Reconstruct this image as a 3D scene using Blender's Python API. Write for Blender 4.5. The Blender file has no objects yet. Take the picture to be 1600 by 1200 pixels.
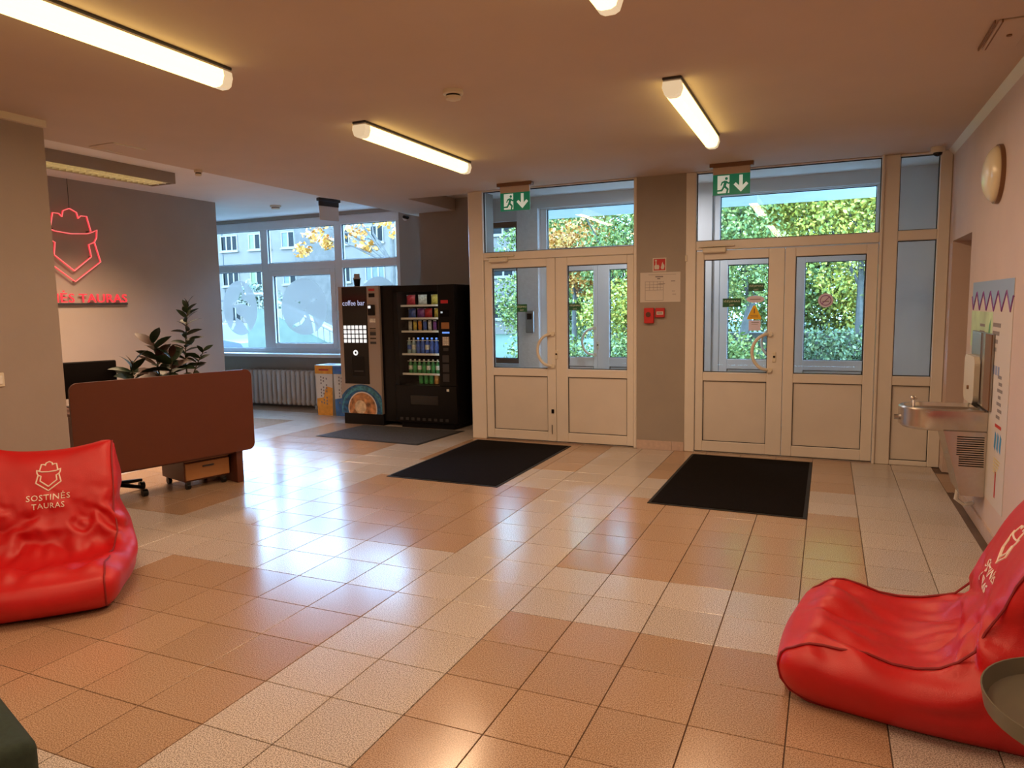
import bpy, bmesh, math, random
import numpy as np
from mathutils import Vector, Matrix, noise
from mathutils.bvhtree import BVHTree
random.seed(7); RNG = np.random.default_rng(5)
PI = math.pi
scene = bpy.context.scene
COL = scene.collection

# ------------------------------------------------------------------ camera
cam_d = bpy.data.cameras.new('camera'); cam = bpy.data.objects.new('camera', cam_d); COL.objects.link(cam)
YAW, PITCH, ROLL = math.radians(-23.70047), math.radians(6.18007), math.radians(-0.96297)
fw = Vector((math.sin(YAW)*math.cos(PITCH), math.cos(YAW)*math.cos(PITCH), -math.sin(PITCH)))
rt = Vector((math.cos(YAW), -math.sin(YAW), 0)); up = rt.cross(fw)
r2 = rt*math.cos(ROLL) + up*math.sin(ROLL); u2 = -rt*math.sin(ROLL) + up*math.cos(ROLL)
M = Matrix((r2, u2, -fw)).transposed().to_4x4(); M.translation = (1.41296, -3.14504, 1.51315)
cam.matrix_world = M
cam_d.sensor_width = 36; cam_d.lens = 1123.29/1600*36; cam_d.clip_end = 200; cam_d.clip_start = 0.05
scene.camera = cam

# ------------------------------------------------------------------ sky, exposure
world = bpy.data.worlds.new('overcast_sky'); scene.world = world; world.use_nodes = True
bg = world.node_tree.nodes['Background']; bg.inputs[0].default_value = (0.31, 0.60, 1.0, 1); bg.inputs[1].default_value = 24.0
vs = scene.view_settings
vs.view_transform = 'Standard'; vs.look = 'None'; vs.gamma = 1; vs.exposure = 0.0; vs.use_curve_mapping = False

scene.cycles.sample_clamp_indirect = 4.0; scene.cycles.caustics_reflective = False; scene.cycles.caustics_refractive = False
LAMP_COL = (1.0, 0.655, 0.40)
LAMP_W = 28.0

# ------------------------------------------------------------------ materials
def principled(name):
    m = bpy.data.materials.new(name); m.use_nodes = True
    return m, m.node_tree, m.node_tree.nodes['Principled BSDF']
def mat(name, col, rough=0.6, metal=0.0, var=0.0, scale=8.0, bump=0.0, bscale=120.0, coat=0.0, emit=None, estr=0.0, spec=0.5, objvar=0.0):
    m, nt, b = principled(name)
    b.inputs['Base Color'].default_value = (*col, 1); b.inputs['Roughness'].default_value = rough
    b.inputs['Metallic'].default_value = metal; b.inputs['Coat Weight'].default_value = coat
    b.inputs['Specular IOR Level'].default_value = spec
    if emit:
        b.inputs['Emission Color'].default_value = (*emit, 1); b.inputs['Emission Strength'].default_value = estr
    g = nt.nodes.new('ShaderNodeNewGeometry')
    if var > 0 or objvar > 0:
        n = nt.nodes.new('ShaderNodeTexNoise'); n.inputs['Scale'].default_value = scale; n.inputs['Detail'].default_value = 4
        nt.links.new(g.outputs['Position'], n.inputs['Vector'])
        mr = nt.nodes.new('ShaderNodeMapRange'); mr.inputs[3].default_value = 1-var; mr.inputs[4].default_value = 1+var
        mr.inputs[1].default_value = 0.3; mr.inputs[2].default_value = 0.7
        nt.links.new(n.outputs[0], mr.inputs[0])
        h = nt.nodes.new('ShaderNodeHueSaturation'); h.inputs['Color'].default_value = (*col, 1)
        out = mr.outputs[0]
        if objvar > 0:
            oi = nt.nodes.new('ShaderNodeObjectInfo'); m2 = nt.nodes.new('ShaderNodeMapRange')
            m2.inputs[3].default_value = 1-objvar; m2.inputs[4].default_value = 1+objvar
            nt.links.new(oi.outputs['Random'], m2.inputs[0])
            mu = nt.nodes.new('ShaderNodeMath'); mu.operation = 'MULTIPLY'
            nt.links.new(out, mu.inputs[0]); nt.links.new(m2.outputs[0], mu.inputs[1]); out = mu.outputs[0]
        nt.links.new(out, h.inputs['Value']); nt.links.new(h.outputs[0], b.inputs['Base Color'])
    if bump > 0:
        n2 = nt.nodes.new('ShaderNodeTexNoise'); n2.inputs['Scale'].default_value = bscale; n2.inputs['Detail'].default_value = 3
        nt.links.new(g.outputs['Position'], n2.inputs['Vector'])
        bp = nt.nodes.new('ShaderNodeBump'); bp.inputs['Strength'].default_value = bump; bp.inputs['Distance'].default_value = 0.01
        nt.links.new(n2.outputs[0], bp.inputs['Height']); nt.links.new(bp.outputs[0], b.inputs['Normal'])
    return m
def speckle(name, c1, c2, c3, rough):
    m, nt, b = principled(name)
    g = nt.nodes.new('ShaderNodeNewGeometry')
    n = nt.nodes.new('ShaderNodeTexNoise'); n.inputs['Scale'].default_value = 210; n.inputs['Detail'].default_value = 2
    nt.links.new(g.outputs['Position'], n.inputs['Vector'])
    r = nt.nodes.new('ShaderNodeValToRGB'); e = r.color_ramp.elements
    e[0].position = 0.40; e[0].color = (*c1, 1); e[1].position = 0.60; e[1].color = (*c3, 1)
    x = e.new(0.5); x.color = (*c2, 1)
    nt.links.new(n.outputs[0], r.inputs[0])
    oi = nt.nodes.new('ShaderNodeObjectInfo'); m2 = nt.nodes.new('ShaderNodeMapRange')
    m2.inputs[3].default_value = 0.94; m2.inputs[4].default_value = 1.06; nt.links.new(oi.outputs['Random'], m2.inputs[0])
    h = nt.nodes.new('ShaderNodeHueSaturation'); nt.links.new(r.outputs[0], h.inputs['Color']); nt.links.new(m2.outputs[0], h.inputs['Value'])
    nt.links.new(h.outputs[0], b.inputs['Base Color'])
    n3 = nt.nodes.new('ShaderNodeTexNoise'); n3.inputs['Scale'].default_value = 5; nt.links.new(g.outputs['Position'], n3.inputs['Vector'])
    m3 = nt.nodes.new('ShaderNodeMapRange'); m3.inputs[3].default_value = rough-0.06; m3.inputs[4].default_value = rough+0.06
    nt.links.new(n3.outputs[0], m3.inputs[0]); nt.links.new(m3.outputs[0], b.inputs['Roughness'])
    b.inputs['Specular IOR Level'].default_value = 0.8
    return m
def glass_mat(name, tint=(0.95, 0.98, 0.98), ior=1.45):
    m = bpy.data.materials.new(name); m.use_nodes = True; nt = m.node_tree; nt.nodes.clear()
    o = nt.nodes.new('ShaderNodeOutputMaterial'); t = nt.nodes.new('ShaderNodeBsdfTransparent'); t.inputs[0].default_value = (*tint, 1)
    gl = nt.nodes.new('ShaderNodeBsdfGlossy'); gl.inputs['Roughness'].default_value = 0.0
    lw = nt.nodes.new('ShaderNodeLayerWeight'); lw.inputs['Blend'].default_value = 0.5
    pw = nt.nodes.new('ShaderNodeMath'); pw.operation = 'POWER'; pw.inputs[1].default_value = 5.0
    f = nt.nodes.new('ShaderNodeMath'); f.operation = 'MULTIPLY_ADD'; f.inputs[1].default_value = 0.95; f.inputs[2].default_value = 0.018
    nt.links.new(lw.outputs['Facing'], pw.inputs[0]); nt.links.new(pw.outputs[0], f.inputs[0])
    mx = nt.nodes.new('ShaderNodeMixShader')
    nt.links.new(f.outputs[0], mx.inputs[0]); nt.links.new(t.outputs[0], mx.inputs[1]); nt.links.new(gl.outputs[0], mx.inputs[2])
    nt.links.new(mx.outputs[0], o.inputs[0]); return m
def leaf_mat(name, c1, c2, c3):
    m, nt, b = principled(name)
    g = nt.nodes.new('ShaderNodeNewGeometry'); r = nt.nodes.new('ShaderNodeValToRGB'); e = r.color_ramp.elements
    e[0].color = (*c1, 1); e[1].color = (*c3, 1); x = e.new(0.5); x.color = (*c2, 1)
    nt.links.new(g.outputs['Random Per Island'], r.inputs[0]); nt.links.new(r.outputs[0], b.inputs['Base Color'])
    b.inputs['Roughness'].default_value = 0.6
    b.inputs['Transmission Weight'].default_value = 0.0
    return m

MT = {}
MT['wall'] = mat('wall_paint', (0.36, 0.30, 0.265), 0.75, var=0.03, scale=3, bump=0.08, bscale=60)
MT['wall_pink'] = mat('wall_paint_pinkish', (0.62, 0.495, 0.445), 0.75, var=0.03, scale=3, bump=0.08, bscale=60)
MT['wall_vest'] = mat('vestibule_paint', (0.74, 0.73, 0.73), 0.8, var=0.04, scale=3)
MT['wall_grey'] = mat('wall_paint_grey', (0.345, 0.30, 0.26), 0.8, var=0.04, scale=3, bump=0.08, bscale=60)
MT['wall_white'] = mat('wall_paint_white', (0.78, 0.78, 0.80), 0.8, var=0.05, scale=20, bump=0.4, bscale=40)
MT['ceil'] = mat('ceiling_paint', (0.60, 0.49, 0.40), 0.8, var=0.03, scale=2, bump=0.05, bscale=50)
MT['ceil_white'] = mat('ceiling_white', (0.80, 0.78, 0.76), 0.8, var=0.03, scale=2)
MT['upvc'] = mat('white_upvc', (0.74, 0.69, 0.63), 0.35, var=0.02, scale=6)
MT['upvc_cool'] = mat('white_upvc_daylit', (0.78, 0.80, 0.83), 0.4, var=0.02, scale=6)  # white uPVC with the cool cast of daylight put into its colour
MT['gasket'] = mat('black_gasket', (0.02, 0.02, 0.02), 0.6)
MT['panel'] = mat('door_panel_white', (0.69, 0.635, 0.58), 0.45, var=0.03, scale=4)
MT['glass'] = glass_mat('clear_glass')
MT['tile_light'] = speckle('tile_light_speckled', (0.27, 0.225, 0.20), (0.49, 0.43, 0.385), (0.69, 0.62, 0.56), 0.20)
MT['tile_brown'] = speckle('tile_brown_speckled', (0.27, 0.165, 0.10), (0.40, 0.26, 0.165), (0.52, 0.36, 0.245), 0.20)
MT['grout'] = mat('dark_grout', (0.13, 0.085, 0.06), 0.9, var=0.1)
MT['skirt'] = mat('skirting_tile', (0.55, 0.42, 0.36), 0.4, var=0.08, scale=30)
MT['black'] = mat('black_plastic', (0.004, 0.004, 0.005), 0.35, spec=0.25)
MT['black_gloss'] = mat('black_gloss', (0.004, 0.004, 0.005), 0.12, spec=0.35)
MT['dark_metal'] = mat('dark_metal', (0.05, 0.05, 0.055), 0.45, metal=0.3)
MT['mat_black'] = mat('black_mat_carpet', (0.0065, 0.0045, 0.004), 0.95, var=0.3, scale=60, bump=0.5, bscale=400, spec=0.08)
MT['mat_grey'] = mat('grey_mat_carpet', (0.075, 0.075, 0.078), 0.95, var=0.2, scale=60, bump=0.5, bscale=400, spec=0.1)
MT['rubber'] = mat('rubber_edge', (0.008, 0.008, 0.008), 0.7)
MT['steel'] = mat('brushed_steel', (0.62, 0.58, 0.54), 0.26, metal=1.0, var=0.04, scale=40)
MT['steel_dark'] = mat('steel_dark', (0.42, 0.40, 0.38), 0.3, metal=1.0)
MT['white'] = mat('white_plastic', (0.80, 0.78, 0.74), 0.4)
MT['cream'] = mat('cream_plastic', (0.72, 0.66, 0.55), 0.4)
MT['paper'] = mat('white_paper', (0.62, 0.57, 0.53), 0.8)
MT['ink'] = mat('grey_ink', (0.25, 0.22, 0.22), 0.8)
MT['red'] = mat('red_plastic', (0.55, 0.02, 0.02), 0.4)
MT['sign_red'] = mat('sign_red', (0.50, 0.02, 0.025), 0.5)
MT['sign_green'] = mat('sign_green', (0.01, 0.22, 0.11), 0.4, emit=(0.01, 0.25, 0.13), estr=0.22)
MT['sign_white'] = mat('sign_white', (0.85, 0.9, 0.85), 0.4, emit=(0.8, 1.0, 0.85), estr=0.30)
MT['sticker_green'] = mat('sticker_green', (0.01, 0.11, 0.045), 0.5)
MT['sticker_text'] = mat('sticker_text', (0.65, 0.75, 0.65), 0.5)
MT['sticker_yellow'] = mat('sticker_yellow', (0.85, 0.50, 0.01), 0.5)
MT['sticker_lilac'] = mat('sticker_lilac', (0.70, 0.66, 0.85), 0.5)
MT['desk'] = mat('reddish_brown_laminate', (0.108, 0.022, 0.0045), 0.45, var=0.04, scale=5)
MT['desk_dark'] = mat('dark_brown_laminate', (0.10, 0.026, 0.012), 0.5)
MT['desk_light'] = mat('light_brown_laminate', (0.34, 0.15, 0.05), 0.5, var=0.06, scale=8)
MT['leather'] = mat('red_leatherette', (0.52, 0.005, 0.008), 0.42, var=0.06, scale=9, bump=0.15, bscale=300)
MT['seam'] = mat('dark_red_seam', (0.25, 0.005, 0.008), 0.6)
MT['print'] = mat('pale_print', (0.85, 0.78, 0.70), 0.6)
MT['green_fabric'] = mat('dark_green_fabric', (0.020, 0.036, 0.026), 0.9, var=0.15, scale=60, bump=0.3, bscale=500)
MT['table'] = mat('grey_green_lacquer', (0.13, 0.125, 0.09), 0.4)
MT['neon'] = mat('red_neon', (0.6, 0.02, 0.03), 0.4, emit=(1.0, 0.05, 0.075), estr=0.75)
MT['neon_core'] = mat('pink_neon', (0.8, 0.2, 0.2), 0.4, emit=(1.0, 0.20, 0.20), estr=0.9)
MT['diffuser'] = mat('lamp_diffuser', (0.8, 0.75, 0.6), 0.4, emit=(1.0, 0.73, 0.24), estr=3.8)
MT['diffuser_end'] = mat('lamp_end_cap', (0.75, 0.7, 0.6), 0.4, emit=(1.0, 0.80, 0.50), estr=0.55)
MT['opal'] = mat('opal_glass', (0.80, 0.72, 0.52), 0.25, coat=0.3)
MT['brass'] = mat('brown_rim', (0.22, 0.11, 0.05), 0.4)
MT['radiator'] = mat('radiator_enamel', (0.55, 0.52, 0.50), 0.4)
MT['leaf_dark'] = mat('plant_leaf', (0.016, 0.032, 0.015), 0.5, spec=0.3, var=0.3, scale=14, objvar=0.35)
MT['leaf_red'] = mat('plant_leaf_reddish', (0.06, 0.03, 0.022), 0.5, spec=0.3, var=0.3, scale=14)
MT['stem'] = mat('plant_stem', (0.07, 0.06, 0.03), 0.7)
MT['pot'] = mat('plant_pot', (0.16, 0.13, 0.10), 0.6)
MT['soil'] = mat('soil', (0.03, 0.02, 0.015), 0.95)
MT['bronze'] = mat('brown_metal', (0.20, 0.10, 0.05), 0.5)
MT['brown_door'] = mat('brown_door', (0.30, 0.17, 0.09), 0.5, var=0.06, scale=6)
# vending
MT['taupe'] = mat('taupe_panel', (0.34, 0.28, 0.24), 0.45)
MT['led_white'] = mat('lit_button', (0.8, 0.85, 0.9), 0.4, emit=(0.9, 0.97, 1.0), estr=0.8)
MT['led_blue'] = mat('lit_blue_text', (0.5, 0.6, 0.9), 0.4, emit=(0.55, 0.65, 1.0), estr=0.55)
MT['disp_blue'] = mat('blue_display', (0.1, 0.2, 0.6), 0.3, emit=(0.15, 0.35, 1.0), estr=0.9)
MT['vend_light'] = mat('vending_strip_light', (0.9, 0.95, 1), 0.3, emit=(0.75, 0.95, 1.0), estr=5.0)
MT['ad_blue'] = mat('advert_blue', (0.012, 0.085, 0.22), 0.45, var=0.6, scale=22)
MT['ad_teal'] = mat('advert_teal', (0.04, 0.20, 0.30), 0.45, var=0.5, scale=30)
MT['ad_coffee'] = mat('advert_coffee', (0.42, 0.19, 0.07), 0.45, var=0.7, scale=16)
MT['ad_cream'] = mat('advert_foam', (0.62, 0.46, 0.28), 0.45, var=0.3, scale=20)
MT['orange'] = mat('orange_card', (0.75, 0.33, 0.04), 0.7, var=0.15, scale=14)
MT['blue_card'] = mat('blue_card', (0.07, 0.20, 0.50), 0.7, var=0.2, scale=14)
MT['card_white'] = mat('white_card', (0.72, 0.70, 0.66), 0.7)
for k, c in dict(snack_red=(0.6, 0.04, 0.06), snack_white=(0.75, 0.75, 0.7), snack_yellow=(0.75, 0.6, 0.12), snack_blue=(0.08, 0.16, 0.6), snack_purple=(0.25, 0.08, 0.35), snack_orange=(0.75, 0.3, 0.06), bottle_blue=(0.06, 0.14, 0.55), bottle_clear=(0.35, 0.5, 0.55), bottle_green=(0.05, 0.25, 0.08), can_green=(0.08, 0.4, 0.12), can_orange=(0.7, 0.35, 0.1)).items():
    MT[k] = mat(k, c, 0.3, var=0.3, scale=40)
# outside
MT['concrete'] = mat('facade_concrete', (0.118, 0.087, 0.066), 0.85, var=0.10, scale=1.2)
MT['concrete_b'] = mat('facade_stone', (0.085, 0.064, 0.05), 0.9, var=0.22, scale=2.5)
MT['joint'] = mat('facade_joint', (0.04, 0.042, 0.045), 0.9)
MT['pane_dark'] = mat('far_window_glass', (0.010, 0.009, 0.008), 0.5, spec=0.1, var=0.3, scale=0.7)
MT['curtain'] = mat('far_window_curtain', (0.06, 0.065, 0.07), 0.5, var=0.2, scale=3)
MT['curtain_g'] = mat('far_window_green_curtain', (0.08, 0.085, 0.02), 0.5, var=0.2, scale=3)
MT['far_frame'] = mat('far_window_frame', (0.17, 0.13, 0.10), 0.5)
MT['asphalt'] = mat('asphalt', (0.15, 0.15, 0.15), 0.9, var=0.15, scale=4)
MT['paving'] = mat('pale_concrete_paving', (0.30, 0.27, 0.25), 0.85, var=0.1, scale=5)  # made pale to bounce daylight into the vestibule and window bay
MT['grass'] = mat('lawn', (0.024, 0.034, 0.008), 0.95, var=0.35, scale=6)
MT['canopy'] = mat('canopy_white', (0.7, 0.7, 0.7), 0.6, var=0.05, scale=3)
MT['bark'] = mat('bark', (0.09, 0.07, 0.055), 0.9, var=0.3, scale=9)
MT['lf_yg'] = leaf_mat('leaves_yellow_green', (0.132, 0.160, 0.015), (0.331, 0.272, 0.029), (0.579, 0.391, 0.046))
MT['lf_g'] = leaf_mat('leaves_green', (0.062, 0.099, 0.017), (0.146, 0.175, 0.028), (0.339, 0.292, 0.062))
MT['lf_or'] = leaf_mat('leaves_orange', (0.395, 0.118, 0.012), (0.526, 0.211, 0.024), (0.560, 0.304, 0.061))
MT['lf_dk'] = leaf_mat('leaves_dark_green', (0.025, 0.044, 0.010), (0.063, 0.085, 0.022), (0.153, 0.150, 0.041))
MT['lf_pale'] = leaf_mat('leaves_pale', (0.070, 0.088, 0.058), (0.120, 0.128, 0.081), (0.177, 0.161, 0.117))
MT['film'] = mat('frosted_film', (0.50, 0.62, 0.82), 0.7)
_b = MT['film'].node_tree.nodes['Principled BSDF']; _b.inputs['Alpha'].default_value = 0.93
_b.inputs['Emission Color'].default_value = (0.45, 0.62, 0.9, 1); _b.inputs['Emission Strength'].default_value = 0.0
def translucent_film():
    m = bpy.data.materials.new('frosted_window_film'); m.use_nodes = True; nt = m.node_tree; nt.nodes.clear()
    o = nt.nodes.new('ShaderNodeOutputMaterial'); t = nt.nodes.new('ShaderNodeBsdfTranslucent'); t.inputs[0].default_value = (0.19, 0.16, 0.14, 1)
    d = nt.nodes.new('ShaderNodeBsdfDiffuse'); d.inputs[0].default_value = (0.5, 0.55, 0.62, 1)
    tr = nt.nodes.new('ShaderNodeBsdfTransparent'); mx = nt.nodes.new('ShaderNodeMixShader'); mx.inputs[0].default_value = 0.25
    nt.links.new(t.outputs[0], mx.inputs[1]); nt.links.new(d.outputs[0], mx.inputs[2])
    m2 = nt.nodes.new('ShaderNodeMixShader'); m2.inputs[0].default_value = 0.10
    nt.links.new(mx.outputs[0], m2.inputs[1]); nt.links.new(tr.outputs[0], m2.inputs[2])
    nt.links.new(m2.outputs[0], o.inputs[0]); return m
MT['film'] = translucent_film()

# ------------------------------------------------------------------ helpers
class MB:
    """collects shapes in one bmesh, built as one mesh object"""
    def __init__(s): s.b = bmesh.new()
    def box(s, x0, x1, y0, y1, z0, z1, bev=0.0, seg=1):
        r = bmesh.ops.create_cube(s.b, size=1.0)
        vs_ = r['verts']
        for v in vs_:
            v.co = Vector(((x0+x1)/2 + v.co.x*(x1-x0), (y0+y1)/2 + v.co.y*(y1-y0), (z0+z1)/2 + v.co.z*(z1-z0)))
        if bev > 0:
            es = list({e for v in vs_ for e in v.link_edges})
            bmesh.ops.bevel(s.b, geom=es, offset=bev, segments=seg, profile=0.5, affect='EDGES', clamp_overlap=True)
        return s
    def cyl(s, c, r, h, axis='Z', n=20, r2=None):
        res = bmesh.ops.create_cone(s.b, cap_ends=True, segments=n, radius1=r, radius2=r if r2 is None else r2, depth=h)
        R_ = {'Z': Matrix(), 'X': Matrix.Rotation(PI/2, 4, 'Y'), 'Y': Matrix.Rotation(-PI/2, 4, 'X')}[axis]
        bmesh.ops.transform(s.b, matrix=Matrix.Translation(c) @ R_, verts=res['verts']); return s
    def sphere(s, c, r, sc=(1, 1, 1), n=16):
        res = bmesh.ops.create_uvsphere(s.b, u_segments=n, v_segments=max(6, n//2), radius=r)
        bmesh.ops.transform(s.b, matrix=Matrix.Translation(c) @ Matrix.Diagonal((*sc, 1)), verts=res['verts']); return s
    def prism(s, pts, fn, t0, t1):
        """polygon pts (a,b) extruded between t0 and t1; fn(a,b,t)->xyz"""
        n = len(pts); a = [s.b.verts.new(fn(p[0], p[1], t0)) for p in pts]; c = [s.b.verts.new(fn(p[0], p[1], t1)) for p in pts]
        fs = [s.b.faces.new(a), s.b.faces.new(list(reversed(c)))]
        for i in range(n):
            fs.append(s.b.faces.new((a[i], c[i], c[(i+1) % n], a[(i+1) % n])))
        bmesh.ops.recalc_face_normals(s.b, faces=fs); return s
    def tube(s, pts, r, n=8, closed=False, taper=None):
        pts = [Vector(p) for p in pts]; rings = []; m = len(pts); ref = None
        for i, p in enumerate(pts):
            if closed: t = pts[(i+1) % m] - pts[i-1]
            else: t = pts[min(i+1, m-1)] - pts[max(i-1, 0)]
            t.normalize()
            if ref is None: ref = Vector((0, 0, 1)) if abs(t.z) < 0.9 else Vector((1, 0, 0))
            u = t.cross(ref); u.normalize(); v = u.cross(t); ref = v
            rr = r if taper is None else r + (taper-r)*i/(m-1)
            rings.append([s.b.verts.new(p + (u*math.cos(2*PI*k/n) + v*math.sin(2*PI*k/n))*rr) for k in range(n)])
        for i in range(m if closed else m-1):
            a, c = rings[i], rings[(i+1) % m]
            for k in range(n): s.b.faces.new((a[k], a[(k+1) % n], c[(k+1) % n], c[k]))
        if not closed:
            s.b.faces.new(rings[0][::-1]); s.b.faces.new(rings[-1])
        return s
    def lathe(s, prof, c=(0, 0, 0), n=28):
        """prof: list of (radius, z)"""
        rings = []
        for r, z in prof:
            if r < 1e-5: rings.append([s.b.verts.new((c[0], c[1], c[2]+z))])
            else: rings.append([s.b.verts.new((c[0]+r*math.cos(2*PI*k/n), c[1]+r*math.sin(2*PI*k/n), c[2]+z)) for k in range(n)])
        for a, d in zip(rings, rings[1:]):
            for k in range(n):
                k2 = (k+1) % n
                q = [a[k % len(a)], a[k2 % len(a)], d[k2 % len(d)], d[k % len(d)]]
                q2 = []
                for v in q:
                    if v not in q2: q2.append(v)
                if len(q2) > 2: s.b.faces.new(q2)
        bmesh.ops.recalc_face_normals(s.b, faces=s.b.faces[:]); return s
    def frame(s, x0, x1, z0, z1, t, y0, y1, bev=0.004):
        """rectangular ring in the xz plane"""
        s.box(x0, x0+t, y0, y1, z0, z1, bev); s.box(x1-t, x1, y0, y1, z0, z1, bev)
        s.box(x0+t, x1-t, y0, y1, z0, z0+t, bev); s.box(x0+t, x1-t, y0, y1, z1-t, z1, bev); return s
    def mesh(s, name, material, smooth=False):
        me = bpy.data.meshes.new(name); s.b.to_mesh(me); s.b.free(); me.materials.append(MT[material] if isinstance(material, str) else material)
        if smooth:
            for p in me.polygons: p.use_smooth = True
            me.set_sharp_from_angle(angle=math.radians(40))
        return me
    def build(s, name, material, parent=None, smooth=False):
        return link(name, s.mesh(name, material, smooth), parent)
def link(name, me, parent=None):
    o = bpy.data.objects.new(name, me); COL.objects.link(o)
    if parent: o.parent = parent
    return o
def tag(o, label, cat, group=None, kind=None):
    o['label'] = label; o['category'] = cat
    if group: o['group'] = group
    if kind: o['kind'] = kind
    return o
def thing(name, label, cat, loc=(0, 0, 0), rz=0, group=None, kind=None):
    o = bpy.data.objects.new(name, None); COL.objects.link(o); o.location = loc; o.rotation_euler = (0, 0, rz); o.empty_display_size = 0.1
    return tag(o, label, cat, group, kind)
FACE = {'-Y': (Vector((1, 0, 0)), Vector((0, 0, 1)), Vector((0, -1, 0))),
        '+X': (Vector((0, 1, 0)), Vector((0, 0, 1)), Vector((1, 0, 0))),
        '-X': (Vector((0, -1, 0)), Vector((0, 0, 1)), Vector((-1, 0, 0))),
        '+Y': (Vector((-1, 0, 0)), Vector((0, 0, 1)), Vector((0, 1, 0)))}
def text_mesh(txt, size, ext=0.001, align='LEFT', spacing=1.0, res=3):
    cu = bpy.data.curves.new('t', 'FONT'); cu.body = txt; cu.size = size; cu.extrude = ext; cu.align_x = align; cu.resolution_u = res; cu.space_character = spacing
    ob = bpy.data.objects.new('t', cu); COL.objects.link(ob)
    dg = bpy.context.evaluated_depsgraph_get()
    me = bpy.data.meshes.new_from_object(ob.evaluated_get(dg))
    bpy.data.objects.remove(ob); bpy.data.curves.remove(cu); return me
def text(name, txt, size, material, parent, pos, face='-Y', ext=0.001, align='LEFT', width=None, spacing=1.0):
    me = text_mesh(txt, size, ext, align, spacing)
    X, Y, Z = FACE[face]; p = Vector(pos)
    if width:
        xs = [v.co.x for v in me.vertices]; k = width/(max(xs)-min(xs)); x0 = min(xs) if align == 'LEFT' else 0
    else: k = 1; x0 = 0
    for v in me.vertices: v.co = p + X*((v.co.x-x0)*k) + Y*v.co.y + Z*v.co.z
    me.materials.clear(); me.materials.append(MT[material]); return link(name, me, parent)
def plate(name, poly, face, pos, t, material, parent=None):
    """flat polygon (a right, b up) standing on a wall, thickness t outwards"""
    X, Y, Z = FACE[face]; p = Vector(pos)
    return MB().prism(poly, lambda a, b, c: p + X*a + Y*b + Z*c, 0, t).build(name, material, parent)
def rect(a0, a1, b0, b1): return [(a0, b0), (a1, b0), (a1, b1), (a0, b1)]
def circ(ca, cb, r, n=28, sx=1.0): return [(ca+r*sx*math.cos(2*PI*k/n), cb+r*math.sin(2*PI*k/n)) for k in range(n)]
def rrect(a0, a1, b0, b1, r, n=6):
    out = []
    for (cx, cy, s0) in ((a1-r, b0+r, -PI/2), (a1-r, b1-r, 0), (a0+r, b1-r, PI/2), (a0+r, b0+r, PI)):
        for k in range(n+1):
            t = s0 + PI/2*k/n; out.append((cx+r*math.cos(t), cy+r*math.sin(t)))
    return out

# ================================================================== SETTING
S = 0.33
H = 2.79       # hall ceiling
HH = 2.95      # higher ceiling over reception and window bay
XR = 2.37      # right wall
YD = 4.213     # entrance screens
YW = 5.80      # window wall
YO = 6.0       # outer doors
# ---- floor: base slab + tiles
fb = MB(); fb.box(-11.2, 2.75, -6.5, 6.2, -0.12, -0.006)
floor = tag(fb.build('floor', 'grout'), 'speckled beige and brown square floor tiles of the entrance hall', 'floor', kind='structure')
def tile_mesh(m, name):
    g = 0.0022
    return MB().box(g, S-g, g, S-g, -0.008, 0.0, 0.0012).mesh(name, m)
TM = {True: tile_mesh('tile_light', 'tile_light'), False: tile_mesh('tile_brown', 'tile_brown')}
def is_light(i, j): return ((i+2) % 7) < 2 or (j % 7) < 2
campos = Vector((1.413, -3.145, 0))
cand = []
cinv = cam.matrix_world.inverted()
def in_view(p):
    q = cinv @ Vector(p)
    if q.z > -0.1: return False
    u = 800 + 1123.29*q.x/-q.z; v = 600 - 1123.29*q.y/-q.z
    return -40 < u < 1640 and -40 < v < 1240
for i in range(-33, 8):
    for j in range(-19, 18):
        x, y = (i+.5)*S, (j+.5)*S
        if y > 5.95 or (i == 7 and (y > 4.0 or y < 3.2)): continue
        vis = in_view((x, y, 0))
        hid = (x < -3.55 and y < 0.6) or (x < -6.1 and y < 4.2) or (y > 4.25 and x > -2.4)
        d = (Vector((x, y, 0))-campos).length + (0 if vis and not hid else 100)
        cand.append((d, i, j))
cand.sort()
for d, i, j in cand[:300]:
    o = link('tile', TM[is_light(i, j)], floor); o.location = (i*S, j*S, 0)
for lt in (True, False):
    mb = MB(); n = 0
    for d, i, j in cand[300:]:
        if is_light(i, j) == lt:
            mb.box(i*S+0.0022, (i+1)*S-0.0022, j*S+0.0022, (j+1)*S-0.0022, -0.008, 0.0); n += 1
    o = mb.build('far_tiles', 'tile_light' if lt else 'tile_brown', floor); o['kind'] = 'stuff'

# ---- ceilings
c = MB(); c.box(-3.9, 3.2, -6.5, YD+0.10, H, H+0.35); c.box(-3.9, -3.165, YD+0.10, YW+0.15, H, H+0.35)
tag(c.build('ceiling', 'ceil'), 'low main ceiling of the hall with long fluorescent lamps', 'ceiling', kind='structure')
c = MB(); c.box(-11.2, -3.9, -3.0, YW+0.15, HH, HH+0.19); c.box(-3.165, 3.2, YD+0.10, YO+0.2, HH, HH+0.19)
tag(c.build('ceiling', 'ceil_white'), 'slightly higher pale ceiling over reception desk and window bay', 'ceiling', kind='structure')

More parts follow.
